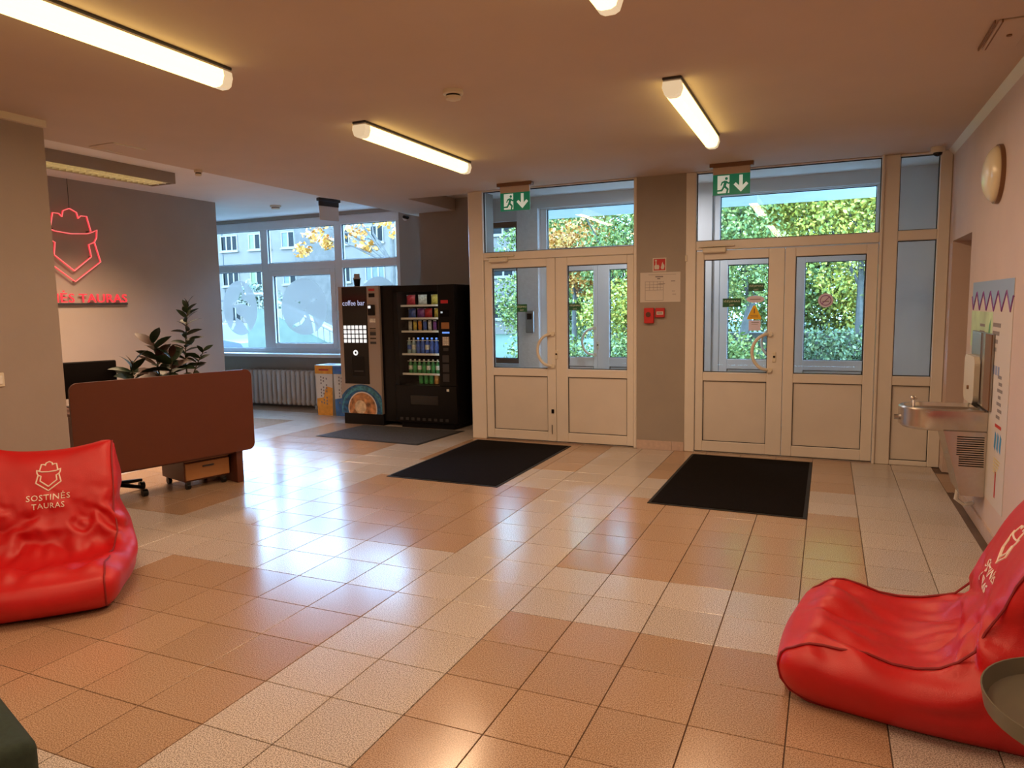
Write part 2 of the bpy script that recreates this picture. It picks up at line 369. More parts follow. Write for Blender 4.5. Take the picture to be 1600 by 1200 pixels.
# ---- walls
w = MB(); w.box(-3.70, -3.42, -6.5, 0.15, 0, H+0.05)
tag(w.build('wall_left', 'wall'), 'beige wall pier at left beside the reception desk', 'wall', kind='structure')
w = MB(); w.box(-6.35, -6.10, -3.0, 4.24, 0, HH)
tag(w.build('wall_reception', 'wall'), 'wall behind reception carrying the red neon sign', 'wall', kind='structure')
w = MB(); w.box(-11.2, -4.24, YW, YW+0.25, 0, 0.78); w.box(-4.24, -3.70, YW, YW+0.25, 0, HH); w.box(-11.2, -4.24, YW, YW+0.25, 2.90, HH)
w.box(-11.2, -10.9, YW, YW+0.25, 0.78, 2.90)
tag(w.build('wall_window', 'wall_grey'), 'grey wall with radiator under the big window', 'wall', kind='structure')
w = MB(); w.box(-3.72, -2.66, 5.50, 5.58, 0, HH)
tag(w.build('wall_alcove', 'wall_grey'), 'dark purplish grey wall behind the vending machines', 'wall', kind='structure')
w = MB()
w.prism([(-2.335, YD+0.11), (-2.285, YD+0.11), (-2.61, 4.97), (-2.61, 5.50), (-2.66, 5.50), (-2.66, 4.95)], lambda a, b, t: Vector((a, b, t)), 0, HH)
tag(w.build('wall_partition', 'wall_grey'), 'partition between snack machine and vestibule', 'wall', kind='structure')
w = MB()
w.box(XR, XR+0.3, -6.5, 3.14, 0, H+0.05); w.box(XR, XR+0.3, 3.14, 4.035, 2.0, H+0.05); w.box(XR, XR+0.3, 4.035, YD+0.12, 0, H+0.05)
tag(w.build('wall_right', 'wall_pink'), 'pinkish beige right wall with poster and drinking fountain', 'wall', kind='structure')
w = MB(); w.box(-3.7, 3.0, -6.7, -6.5, 0, H+0.05)
tag(w.build('wall_rear', 'wall'), 'plain wall behind the camera', 'wall', kind='structure')
w = MB(); w.box(-11.2, -3.7, -3.2, -3.0, 0, HH)
tag(w.build('wall_side', 'wall'), 'plain side wall closing the reception area', 'wall', kind='structure')
w = MB(); w.box(-11.4, -11.2, -3.0, YW+0.2, 0, HH)
tag(w.build('wall_end', 'wall'), 'far end wall of the window bay', 'wall', kind='structure')
# pier between the entrances
w = MB(); w.box(-0.397, 0.098, YD+0.005, YD+0.40, 0, H+0.02, 0.004)
pier = tag(w.build('wall_pier', 'wall_grey'), 'grey pier between the two entrance doors', 'wall', kind='structure')
MB().box(-0.395, -0.03, YD-0.006, YD+0.005, 0, 0.095, 0.002).build('skirting_tile', 'skirt', pier)
MB().box(-0.027, 0.095, YD-0.006, YD+0.005, 0, 0.095, 0.002).build('skirting_tile', 'skirt', pier)
# vestibule walls
w = MB()
for x0, x1 in ((-0.52, 0.10), (1.97, 2.67), (-3.3, -2.97)): w.box(x0, x1, YO-0.05, YO+0.2, 0, 2.80)
w.box(-3.3, 2.67, YO-0.05, YO+0.2, 2.80, HH); w.box(-2.97, -2.45, YO-0.05, YO+0.2, 2.66, 2.80); w.box(-2.97, -2.45, YO-0.05, YO+0.2, 0, 0.72)
tag(w.build('wall_vestibule', 'wall_vest'), 'pale grey outer wall of the entrance vestibule', 'wall', kind='structure')
tag(MB().box(-2.45, -2.15, YO-0.10, YO+0.19, 0, 2.80).build('wall_vestibule_pier', 'wall_white'), 'white rough pier beside the left outer door carrying the intercom', 'wall', kind='structure')
w = MB(); w.box(2.46, 2.67, YD+0.12, YO, 0, HH)
tag(w.build('wall_vestibule_side', 'wall_vest'), 'grey right side wall of the vestibule behind the narrow glazed strip', 'wall', kind='structure')
w = MB(); w.box(-3.35, -3.25, 5.58, YO+0.1, 0, HH)
tag(w.build('wall_vestibule_left', 'wall_vest'), 'grey left side wall of the vestibule behind the vending alcove', 'wall', kind='structure')
# recess in the right wall with a brown door
w = MB(); w.box(XR+0.3, XR+0.33, 3.10, 4.08, 0, 2.02)
d9 = tag(w.build('door_9', 'brown_door'), 'dark brown door set deep in the recess of the right wall', 'door', kind='structure')
MB().box(XR+0.29, XR+0.302, 3.25, 3.93, 0.15, 0.95, 0.006).build('door_panel', 'brown_door', d9)
MB().box(XR+0.29, XR+0.302, 3.25, 3.93, 1.08, 1.88, 0.006).build('door_panel', 'brown_door', d9)
w = MB(); w.box(XR+0.302, 3.2, 2.9, 4.3, 0, HH); 
# cornices and skirting
t = MB(); t.prism([(0, 0), (0.04, 0), (0, -0.045)], lambda a, b, y: Vector((XR-a, y, H+b)), -6.5, YD)
tag(t.build('trim_1', 'cream'), 'pale cornice strip along the right wall under the ceiling', 'cornice', kind='structure')
t = MB(); t.box(-3.42, -3.385, -6.5, 0.15, H-0.045, H)
tag(t.build('trim_2', 'cream'), 'pale cornice strip on top of the left wall pier', 'cornice', kind='structure')
bb = MB(); bb.box(XR-0.012, XR, -6.5, 3.14, 0, 0.085)
tag(bb.build('baseboard_right', 'skirt'), 'tiled skirting along the foot of the right wall', 'skirting', kind='structure')
bb = MB(); bb.box(-3.42, -3.408, -6.5, 0.15, 0, 0.085)
tag(bb.build('baseboard_left', 'skirt'), 'tiled skirting along the foot of the left wall pier', 'skirting', kind='structure')

# ---- entrance screens (inner)
def pane(x0, x1, z0, z1, y, parent, name='pane', gasket=True):
    p = MB().box(x0, x1, y-0.004, y+0.004, z0, z1).build(name, 'glass', parent)
    if gasket: MB().frame(x0-0.001, x1+0.001, z0-0.001, z1+0.001, 0.008, y-0.012, y+0.012, 0).build('gasket', 'gasket', parent)
    return p
def screen(name, label, posts, bars, panes, depth=0.10):
    e = thing(name, label, 'door frame', (0, 0, 0), kind='structure')
    for (x0, x1, z0, z1) in posts: MB().box(x0, x1, YD, YD+depth, z0, z1, 0.006).build('post', 'upvc', e)
    for (x0, x1, z0, z1) in bars: MB().box(x0, x1, YD+0.004, YD+depth-0.004, z0, z1, 0.006).build('rail', 'upvc', e)
    for p in panes: pane(*p, YD+0.05, e)
    return e
sL = screen('trim_3', 'cream frame of the left entrance with a wide glazed transom', [(-2.325, -2.145, 0, H), (-0.43, -0.397, 0, H)], [(-2.145, -0.43, 2.025, 2.11), (-2.145, -0.43, H-0.012, H)], [(-2.145, -0.43, 2.11, H-0.012)])
sR = screen('trim_4', 'cream frame of the right entrance with transom and narrow glazed strip', [(0.098, 0.198, 0, H), (1.822, 1.968, 0, H), (2.273, 2.368, 0, H)], [(0.198, 1.822, 2.03, 2.12), (0.198, 1.822, H-0.012, H), (1.968, 2.273, 2.035, 2.125), (1.968, 2.273, H-0.02, H), (1.968, 2.273, 0.735, 0.82), (1.968, 2.273, 0, 0.045)],
            [(0.198, 1.822, 2.12, H-0.012), (1.968, 2.273, 2.125, H-0.02), (1.968, 2.273, 0.82, 2.035)])
MB().box(1.968, 2.273, YD+0.03, YD+0.06, 0.045, 0.735).build('infill_panel', 'panel', sR)
MB().frame(1.968, 2.273, 0.045, 0.735, 0.006, YD+0.024, YD+0.034, 0).build('gasket', 'gasket', sR)
MB().box(1.822, 1.845, YD-0.02, YD+0.01, 0, H, 0.004).build('cover_strip', 'upvc', sR)
MB().box(0.095, 0.115, YD-0.012, YD+0.01, 1.925, 1.99, 0.004).build('sensor_cap', 'cream', sR)
for e, x0, x1 in ((sL, -2.145, -0.43), (sR, 0.198, 1.822)):
    MB().box(x0, x1, YD-0.005, YD+0.11, -0.004, 0.014, 0.003).build('threshold', 'steel', e)
def leaf(name, label, x0, x1, gx0, gx1, handle=None, y=YD, gz0=0.822, gz1=1.935, pz0=0.12, pz1=0.735, top=2.022, m='upvc', pm='panel', depth=0.07):
    e = thing(name, label, 'door', ((x0+x1)/2, y, 0), kind='structure'); cx = (x0+x1)/2
    a0, a1, b0, b1 = x0-cx, x1-cx, gx0-cx, gx1-cx; d0, d1 = 0.012, 0.012+depth
    MB().box(a0, b0, d0, d1, 0.016, top, 0.005).build('stile', m, e); MB().box(b1, a1, d0, d1, 0.016, top, 0.005).build('stile', m, e)
    for z0, z1 in ((0.016, pz0), (pz1, gz0), (gz1, top)): MB().box(b0, b1, d0+0.001, d1-0.001, z0, z1, 0.005).build('rail', m, e)
    MB().box(b0, b1, d0+0.022, d1-0.022, pz0, pz1).build('infill_panel', pm, e)
    MB().frame(b0, b1, pz0, pz1, 0.006, d0+0.014, d0+0.026, 0).build('gasket', 'gasket', e)
    pane(b0, b1, gz0, gz1, (d0+d1)/2, e)
    if handle:
        hx = handle-cx; zc = 1.03; R_ = 0.175
        hd = MB()
        pts = [(hx - 0.155*math.sin(t), d0-0.055*min(1, 2.2*math.sin(t)), zc + R_*math.cos(t)) for t in [PI*k/20 for k in range(21)]]
        hd.tube(pts, 0.016, 10)
        h = hd.build('pull_handle', 'cream', e, True)
        for zz in (zc+R_, zc-R_): MB().cyl((hx+0.005, d0-0.008, zz), 0.024, 0.03, 'Y').build('handle_mount', 'cream', h, True)
        lk = MB().box(hx+0.028, hx+0.062, d0-0.008, d0+0.002, 0.93, 1.03, 0.004).build('lock_plate', 'cream', e)
        MB().cyl((hx+0.045, d0-0.010, 0.985), 0.010, 0.01, 'Y').build('keyhole', 'black', lk)
    return e
d1 = leaf('door_1', 'left leaf of left entrance, half glazed with curved pull handle', -2.14, -1.296, -2.05, -1.395, handle=-1.33)
d2 = leaf('door_2', 'right leaf of left entrance, half glazed without handle', -1.292, -0.432, -1.158, -0.502)
d3 = leaf('door_3', 'left leaf of right entrance with curved handle and stickers', 0.202, 1.027, 0.277, 0.883, handle=0.905)
d4 = leaf('door_4', 'right leaf of right entrance with round sticker on glass', 1.031, 1.818, 1.124, 1.725)
MB().box(0.368, 0.398, 0.002, 0.014, 0.33, 0.375, 0.003).build('bolt', 'black', d1); 
MB().tube([(0.375, 0.010, 0.10), (0.375, 0.006, 0.20)], 0.006).build('floor_bolt', 'steel_dark', d1)
def closer(x, parent_label):
    t = thing('door_closer', parent_label, 'door closer', (x, YD, 2.0), group='door closers')
    MB().box(-0.10, 0.12, -0.045, 0.012, 0.0, 0.05, 0.008).build('body', 'cream', t)
    MB().box(-0.14, 0.20, -0.030, 0.003, 0.058, 0.072, 0.002).build('slide_rail', 'cream', t)
    MB().tube([(0.0, -0.02, 0.05), (0.0, -0.02, 0.064)], 0.010).build('arm', 'bronze', t)
closer(-1.96, 'cream door closer above the left leaf of the left entrance'); closer(0.37, 'cream door closer above the left leaf of the right entrance')

# ---- outer doors of the vestibule
def oscreen(name, label, x0, x1):
    e = thing(name, label, 'door frame', (0, 0, 0), kind='structure')
    for a, b, z0, z1 in ((x0, x0+0.09, 0, 2.80), (x1-0.09, x1, 0, 2.80)): MB().box(a, b, YO, YO+0.09, z0, z1, 0.005).build('post', 'upvc_cool', e)
    MB().box(x0+0.09, x1-0.09, YO, YO+0.09, 2.14, 2.265, 0.005).build('rail', 'upvc_cool', e); MB().box(x0+0.09, x1-0.09, YO, YO+0.09, 2.785, 2.80, 0.003).build('rail', 'upvc_cool', e)
    pane(x0+0.09, x1-0.09, 2.265, 2.785, YO+0.045, e); return e
oscreen('trim_5', 'grey outer door frame seen through the left entrance', -2.15, -0.52)
oscreen('trim_6', 'grey outer door frame seen through the right entrance', 0.10, 1.97)
kw = dict(y=YO-0.01, gz0=0.82, gz1=1.965, pz0=0.12, pz1=0.70, top=2.13, m='upvc_cool', pm='upvc_cool')
leaf('door_5', 'outer door leaf behind the stickered glass of the right entrance', 0.195, 0.93, 0.29, 0.78, handle=0.85, **kw)
leaf('door_6', 'outer door leaf behind the rightmost entrance leaf', 0.935, 1.875, 1.16, 1.79, **kw)
leaf('door_7', 'outer glazed leaf with handle seen through the left entrance', -2.06, -1.363, -1.99, -1.415, handle=-1.40, **kw)
leaf('door_8', 'outer glazed leaf beside the grey post, left entrance', -1.36, -0.61, -1.20, -0.70, **kw)
w2 = thing('window_2', 'narrow vestibule window beside the left outer door showing flats', 'window', kind='structure')
MB().frame(-2.97, -2.45, 0.72, 2.66, 0.07, YO+0.02, YO+0.09).build('frame', 'bronze', w2)
MB().box(-2.90, -2.52, YO+0.02, YO+0.09, 2.0, 2.12, 0.003).build('rail', 'upvc_cool', w2)
pane(-2.90, -2.52, 0.79, 2.0, YO+0.05, w2); pane(-2.90, -2.52, 2.12, 2.59, YO+0.05, w2)
ic = thing('intercom_box', 'grey intercom box on the white vestibule pier', 'intercom', (-2.27, YO-0.10, 1.15))
MB().box(-0.06, 0.06, -0.035, 0, 0, 0.30, 0.012, 2).build('housing', 'steel_dark', ic); MB().box(-0.035, 0.035, -0.040, -0.034, 0.18, 0.26).build('speaker_grille', 'black', ic)

# ---- big window
w1 = thing('window_1', 'large multi-pane window with frosted round stickers', 'window', kind='structure')
def wf(n, x0, x1, z0, z1, y0=YW+0.02, y1=YW+0.11): MB().box(x0, x1, y0, y1, z0, z1, 0.006).build(n, 'upvc_cool', w1)
wf('head_rail', -10.9, -4.24, 2.765, 2.90); wf('bottom_rail', -10.9, -4.24, 0.84, 0.91)
wf('post', -4.31, -4.24, 0.91, 2.765); wf('mullion', -9.5, -9.36, 0.91, 2.765); wf('mullion', -8.16, -8.02, 0.91, 2.765); wf('post', -10.9, -10.83, 0.91, 2.765)  # leftmost bays are unseen, added to let in more daylight
wf('mullion', -6.82, -6.68, 0.91, 2.765); wf('mullion', -5.40, -5.265, 0.91, 2.765)
for x0, x1 in ((-10.83, -9.5), (-9.36, -8.16), (-8.02, -6.82), (-6.68, -5.40), (-5.265, -4.31)):
    wf('transom_rail', x0, x1, 2.125, 2.245)
    pane(x0, x1, 2.245, 2.765, YW+0.06, w1)
    if x0 != -6.68: pane(x0, x1, 0.91, 2.125, YW+0.06, w1)
MB().frame(-6.68, -5.40, 0.91, 2.125, 0.085, YW+0.005, YW+0.10).build('casement_frame', 'upvc_cool', w1)
pane(-6.595, -5.485, 0.995, 2.04, YW+0.055, w1)
MB().box(-5.385, -5.36, YW-0.02, YW+0.02, 1.35, 1.48, 0.004).build('window_handle', 'white', w1)
tag(MB().box(-10.9, -4.15, YW-0.22, YW+0.03, 0.79, 0.84, 0.008).build('window_sill', 'upvc_cool'), 'long pale window sill above the radiator', 'window sill', kind='structure')

# ---- frosted circles with athlete motifs on the panes
def film(cx, cz, rx, rz, cut, label):
    """disc with slots cut out, stuck on the inside of the pane"""
    yy = YW+0.050 if cx > -6.6 and cx < -5.4 else YW+0.055
    me = MB().prism([(cx+rx*math.cos(2*PI*k/48), cz+rz*math.sin(2*PI*k/48)) for k in range(48)], lambda a, b, t: Vector((a, yy-t, b)), 0.0005, 0.002).mesh('round_window_film', 'film')
    o = link('round_window_film', me); tag(o, label, 'window sticker', 'frosted round films on the big window')
    for poly in cut:
        c_ = MB().prism([(cx+a*rx, cz+b*rz) for a, b in poly], lambda a, b, t: Vector((a, yy-t, b)), -0.01, 0.02).build('cutter', 'film')
        md = o.modifiers.new('b', 'BOOLEAN'); md.operation = 'DIFFERENCE'; md.object = c_; md.solver = 'EXACT'
        dg = bpy.context.evaluated_depsgraph_get(); nm = bpy.data.meshes.new_from_object(o.evaluated_get(dg))
        o.modifiers.clear(); o.data = nm; bpy.data.objects.remove(c_)
    b = bmesh.new(); b.from_mesh(o.data)            # film is one thin sheet: keep the room side only
    bmesh.ops.delete(b, geom=[f_ for f_ in b.faces if f_.normal.y > -0.5], context='FACES'); b.to_mesh(o.data); b.free()
    return o
film(-7.34, 1.555, 0.36, 0.44, [[(0.10, 0.92), (0.16, 0.92), (0.42, 0.45), (0.36, 0.42)], [(-0.42, 0.18), (-0.1, 0.30), (0.05, 0.56), (0.14, 0.58), (0.10, 0.32), (0.45, 0.22), (0.62, 0.08), (0.55, 0.05), (0.2, 0.16), (-0.4, 0.10)],
     [(-0.42, 0.02), (-0.28, 0.02), (-0.22, -0.20), (0.25, -0.38), (0.55, -0.88), (0.44, -0.9), (0.1, -0.5), (-0.30, -0.32), (-0.34, -0.62), (-0.52, -0.82), (-0.60, -0.76), (-0.46, -0.55), (-0.42, -0.3)]], 'frosted disc with standing figure on the leftmost pane')
film(-6.04, 1.555, 0.44, 0.435, [[(-0.42, 0.22), (-0.14, 0.20), (-0.16, 0.12)], [(0.30, 0.30), (0.60, 0.26), (0.34, 0.14)], [(-0.02, -0.06), (0.12, -0.04), (0.08, -0.14), (-0.02, -0.14)],
     [(0.02, -0.28), (-0.18, -0.50), (-0.56, -0.66), (-0.54, -0.74), (-0.14, -0.62), (0.10, -0.36)], [(0.20, -0.26), (0.36, -0.34), (0.44, -0.6), (0.46, -0.92), (0.38, -0.92), (0.33, -0.62), (0.26, -0.42)]], 'frosted disc with running figure on the middle casement')
film(-4.66, 1.56, 0.36, 0.42, [[(-0.3, 0.2), (0.1, 0.3), (0.4, 0.1), (0.1, 0.05)]], 'frosted disc rising behind the vending machines')

# ================================================================== CEILING LAMPS
def tube_lamp(x, y0, y1, label, group='long fluorescent ceiling lamps'):
    t = thing('fluorescent_lamp', label, 'ceiling lamp', (x, (y0+y1)/2, H), group=group); L = (y1-y0)/2
    MB().box(-0.054, 0.054, -L, L, -0.014, 0, 0.003).build('base_plate', 'dark_metal', t)
    MB().box(-0.05, 0.05, -L+0.005, L-0.005, -0.026, -0.012, 0.003).build('gear_tray', 'white', t)
    P = [(-0.049, -0.024), (-0.054, -0.055), (-0.040, -0.095), (-0.02, -0.105), (0.02, -0.105), (0.040, -0.095), (0.054, -0.055), (0.049, -0.024)]
    MB().prism(P, lambda a, b, c_: Vector((a, c_, b)), -L+0.06, L-0.06).build('diffuser', 'diffuser', t)
    for s0, s1 in ((-L, -L+0.06), (L-0.06, L)): MB().prism([(a*1.03, b*1.01) for a, b in P], lambda a, b, c_: Vector((a, c_, b)), s0, s1).build('end_cap', 'diffuser_end', t)
    ld = bpy.data.lights.new('lamp_light', 'AREA'); ld.shape = 'RECTANGLE'; ld.size = 0.10; ld.size_y = 2*L-0.1; ld.energy = LAMP_W; ld.color = LAMP_COL
    lo = bpy.data.objects.new('lamp_light', ld); COL.objects.link(lo); lo.parent = t; lo.location = (0, 0, -0.115)
    return t
tube_lamp(-1.564, 1.10, 2.70, 'long lit lamp on the ceiling in front of the left entrance')
tube_lamp(0.567, 1.10, 2.68, 'long lit lamp on the ceiling in front of the right entrance')
tube_lamp(-1.564, -1.70, -0.10, 'largest lit lamp, running off the upper left corner')
tube_lamp(0.567, -1.76, -0.16, 'lit lamp cut by the top edge, only its end showing')
tube_lamp(-1.564, -4.62, -3.02, 'unseen lit lamp added behind the camera on the left row')  # this unseen pair continues both rows, added for more light
tube_lamp(0.567, -4.62, -3.02, 'unseen lit lamp added behind the camera on the right row')
t = thing('added_vestibule_lamp', 'round white ceiling lamp added to brighten the vestibule', 'ceiling lamp', (-0.35, 5.15, HH))  # unseen source, added to brighten the vestibule
MB().lathe([(0, 0), (0.16, 0), (0.16, -0.02), (0, -0.02)]).build('rim', 'white', t, True); MB().lathe([(0.145, -0.02), (0.12, -0.05), (0.06, -0.07), (0, -0.075)]).build('opal_shade', 'opal', t, True)
ld = bpy.data.lights.new('added_vestibule_light', 'AREA'); ld.shape = 'DISK'; ld.size = 0.24; ld.energy = 22; ld.color = (0.95, 0.93, 1.0)
lo = bpy.data.objects.new('added_vestibule_light', ld); COL.objects.link(lo); lo.parent = t; lo.location = (0, 0, -0.09)
# louvre lamp over reception
lv = thing('louvre_lamp', 'ceiling lamp with white louvre grid over the reception', 'ceiling lamp', (-5.03, 1.75, HH))
MB().frame(-0.16, 0.16, 0, 0, 0, 0, 0) if False else None
b_ = MB(); b_.box(-0.17, -0.15, -1.1, 0.75, -0.11, 0); b_.box(0.15, 0.17, -1.1, 0.75, -0.11, 0); b_.box(-0.15, 0.15, 0.73, 0.75, -0.11, 0); b_.box(-0.15, 0.15, -1.1, -1.08, -0.11, 0); b_.box(-0.15, 0.15, -1.08, 0.73, -0.02, 0)
b_.build('housing', 'wall_grey', lv)
sl = MB().box(-0.15, 0.15, -0.003, 0.003, -0.105, -0.03).mesh('louvre_slat', 'white')
for k in range(28):
    o = link('louvre_slat', sl, lv); o.location = (0, -1.05+k*0.0645, 0)
for k in (-0.05, 0.05): MB().box(k-0.004, k+0.004, -1.08, 0.73, -0.105, -0.06).build('louvre_blade', 'white', lv)
for k in (-0.10, 0.0, 0.10): MB().cyl((k, -0.17, -0.035), 0.013, 1.7, 'Y', 10).build('tube', 'vend_light' if False else 'diffuser', lv, True)
ld = bpy.data.lights.new('louvre_light', 'AREA'); ld.shape = 'RECTANGLE'; ld.size = 0.28; ld.size_y = 1.75; ld.energy = 78; ld.color = LAMP_COL; ld.spread = math.radians(115)
lo = bpy.data.objects.new('louvre_light', ld); COL.objects.link(lo); lo.parent = lv; lo.location = (0, -0.17, -0.112)
# smoke detectors
def detector(x, y, z, label, r=0.055):
    t = thing('smoke_detector', label, 'smoke detector', (x, y, z), group='ceiling smoke detectors')
    MB().lathe([(0, 0), (r, 0), (r, -0.022), (r*0.9, -0.026), (0, -0.026)]).build('base', 'cream', t, True)
    MB().lathe([(r*0.72, -0.026), (r*0.72, -0.036), (r*0.55, -0.036), (r*.55, -0.026)]).build('vent_ring', 'black', t, True)
    MB().lathe([(r*0.80, -0.036), (r*0.72, -0.050), (r*0.45, -0.056), (0, -0.056), (0, -0.036)]).build('cap', 'cream', t, True)
detector(-0.66, 0.78, H, 'white smoke detector on the ceiling between the lamp rows', 0.06)
detector(-5.62, 4.85, HH, 'small smoke detector on the ceiling by the big window', 0.075)
detector(-3.86, 1.86, H, 'tiny detector at the edge of the ceiling step', 0.035)
# ceiling hatches
ht = thing('ceiling_hatch', 'faint square hatch in the ceiling above reception', 'ceiling hatch', (-3.68, 0.91, H))
MB().box(-0.13, 0.13, -0.14, 0.14, -0.006, 0, 0.002).build('panel', 'ceil', ht)
for a in (-0.133, 0.133): MB().box(a-0.005, a+0.005, -0.14, 0.14, -0.010, 0).build('edge_strip', 'cream', ht)
vt = thing('ceiling_vent', 'square ceiling plate with slots at upper right corner', 'ceiling vent', (2.16, 1.16, H))
MB().box(-0.06, 0.09, -0.21, 0.21, -0.012, 0, 0.004).build('panel', 'ceil', vt)
for a in (-0.075, -0.045): MB().box(a-0.003, a+0.003, -0.21, 0.20, -0.014, 0).build('slot', 'bronze', vt)
MB().cyl((0.02, 0.0, -0.014), 0.012, 0.01).build('screw', 'bronze', vt)

# ---- exit signs
def exit_sign(x0, x1, label, y=3.9):
    t = thing('exit_sign', label, 'exit sign', ((x0+x1)/2, y, H), group='hanging green exit signs'); a = (x1-x0)/2
    MB().box(-a-0.03, a+0.03, -0.035, 0.035, -0.035, 0, 0.004).build('ceiling_box', 'bronze', t)
    MB().box(-a, a, -0.012, 0.012, -0.10, -0.035, 0.002).build('holder', 'ceil', t)
    pl = MB().box(-a, a, -0.008, 0.008, -0.285, -0.095, 0.002).build('sign_plate', 'sign_green', t)
    sc = 0.19; z0 = -0.285
    def P(n, pts, m, d=0.0022): MB().prism(pts, lambda u, v, w_: Vector((-a + u*sc, -0.008-w_, z0+v*sc)), 0, d).build(n, m, pl)
    P('door_symbol', rect(0.22, 0.78, 0.08, 0.92), 'sign_white', 0.0015)
    man = [[(0.55, 0.68), (0.42, 0.62), (0.36, 0.46), (0.41, 0.44), (0.47, 0.56), (0.53, 0.58), (0.48, 0.40), (0.40, 0.26), (0.20, 0.24), (0.20, 0.17), (0.45, 0.17), (0.55, 0.34), (0.66, 0.24), (0.62, 0.08), (0.70, 0.06), (0.76, 0.27), (0.62, 0.42), (0.66, 0.55), (0.74, 0.50), (0.84, 0.56), (0.80, 0.62), (0.74, 0.58), (0.66, 0.66)], circ(0.64, 0.77, 0.07, 12)]
    for q in man: P('running_figure', q, 'sign_green', 0.003)
    P('arrow_symbol', [(1.24, 0.90), (1.40, 0.90), (1.40, 0.40), (1.56, 0.56), (1.66, 0.46), (1.32, 0.10), (0.98, 0.46), (1.08, 0.56), (1.24, 0.40)], 'sign_white', 0.0022)
exit_sign(-1.775, -1.442, 'green exit sign hanging before the left entrance')
exit_sign(0.40, 0.73, 'green exit sign hanging before the right entrance')
t = thing('exit_sign', 'edge-on pale hanging sign in front of the big window', 'exit sign', (-4.62, 4.72, HH), math.radians(74), group='hanging green exit signs')
MB().box(-0.17, 0.17, -0.03, 0.03, -0.04, 0, 0.004).build('ceiling_box', 'dark_metal', t); MB().box(-0.15, 0.15, -0.014, 0.014, -0.10, -0.04).build('holder', 'dark_metal', t)
MB().box(-0.15, 0.15, -0.005, 0.005, -0.28, -0.10).build('sign_plate', 'upvc_cool', t)
# security cameras / sensor
t = thing('dome_camera', 'small dome security camera in the upper right ceiling corner', 'security camera', (2.23, 4.05, H))
MB().lathe([(0, 0), (0.055, 0), (0.055, -0.03), (0.048, -0.045), (0, -0.045)]).build('housing', 'cream', t, True); MB().sphere((0, 0, -0.045), 0.036, (1, 1, 0.9)).build('dome', 'black_gloss', t, True)
t = thing('wall_camera', 'tiny dark camera on the wall beside the big window', 'security camera', (-4.12, YW, 2.78))
MB().cyl((0, -0.012, 0), 0.035, 0.024, 'Y').build('mount', 'white', t, True); MB().cyl((0.04, -0.06, 0.005), 0.022, 0.10, 'Y').build('body', 'black', t, True)

# ================================================================== PIER SIGNS
t = thing('fire_alarm_sign', 'square red and white fire alarm pictogram on the grey pier', 'sign', (-0.163, YD+0.005, 1.905))
MB().box(-0.070, 0.070, -0.004, 0, -0.068, 0.070, 0.001).build('plate', 'paper', t)
MB().box(-0.058, 0.058, -0.0055, -0.003, -0.056, 0.058).build('red_field', 'sign_red', t)
f = lambda u, v, w_: Vector((u, -0.0055-w_, v))
MB().prism([(-0.05, -0.045), (-0.005, -0.045), (0.0, -0.015), (-0.01, 0.0), (-0.028, -0.002), (-0.030, 0.03), (-0.040, 0.03), (-0.042, 0.0), (-0.052, -0.01)], f, 0, 0.0012).build('hand_symbol', 'paper', t)
MB().prism([(0.02, -0.045), (0.045, -0.045), (0.052, -0.015), (0.045, 0.01), (0.040, -0.005), (0.034, 0.03), (0.024, 0.01), (0.020, -0.01), (0.014, -0.025)], f, 0, 0.0012).build('flame_symbol', 'paper', t)
MB().prism(circ(-0.036, 0.042, 0.010, 12), f, 0, 0.0012).build('button_symbol', 'paper', t)
t = thing('evacuation_plan', 'pale evacuation plan sheet pinned on the grey pier', 'notice', (-0.155, YD+0.005, 1.68))
MB().box(-0.205, 0.205, -0.004, 0, -0.152, 0.150, 0.001).build('sheet', 'paper', t)
ln = MB()
def L_(x0, x1, z0, z1): ln.box(x0, x1, -0.0048, -0.004, z0, z1)
for z in (0.055, 0.025, -0.005, -0.03, -0.135): L_(-0.15, 0.03, z, z+0.003)
for x in (-0.155, -0.11, -0.07, -0.03, 0.0, 0.03): L_(x, x+0.003, -0.03, 0.06)
for x in (-0.155, 0.03): L_(x, x+0.003, -0.135, -0.03)
L_(-0.12, 0.16, 0.125, 0.128); L_(-0.05, 0.03, 0.100, 0.112); L_(-0.03, 0.0, 0.080, 0.092); L_(0.11, 0.15, 0.055, 0.063); L_(0.12, 0.15, -0.045, -0.04); L_(0.125, 0.16, -0.075, -0.07); L_(-0.02, 0.05, 0.03, 0.036)
ln.build('plan_drawing', 'ink', t)['kind'] = 'stuff'
t = thing('fire_call_point', 'red fire alarm call point box on the grey pier', 'alarm box', (-0.262, YD+0.005, 1.392))
MB().box(-0.050, 0.050, -0.045, 0, -0.078, 0.080, 0.008, 2).build('housing', 'red', t); MB().cyl((-0.005, -0.047, 0.012), 0.026, 0.006, 'Y').build('push_disc', 'desk_dark', t, True)
t = thing('alarm_key_box', 'smaller red box with white label beside the call point', 'alarm box', (-0.150, YD+0.005, 1.418))
MB().box(-0.048, 0.046, -0.035, 0, -0.045, 0.052, 0.006, 2).build('housing', 'sign_red', t); MB().box(-0.034, 0.034, -0.038, -0.034, -0.016, 0.016).build('label_plate', 'paper', t)
MB().box(-0.026, 0.026, -0.039, -0.0375, -0.005, 0.006).build('label_line', 'ink', t)

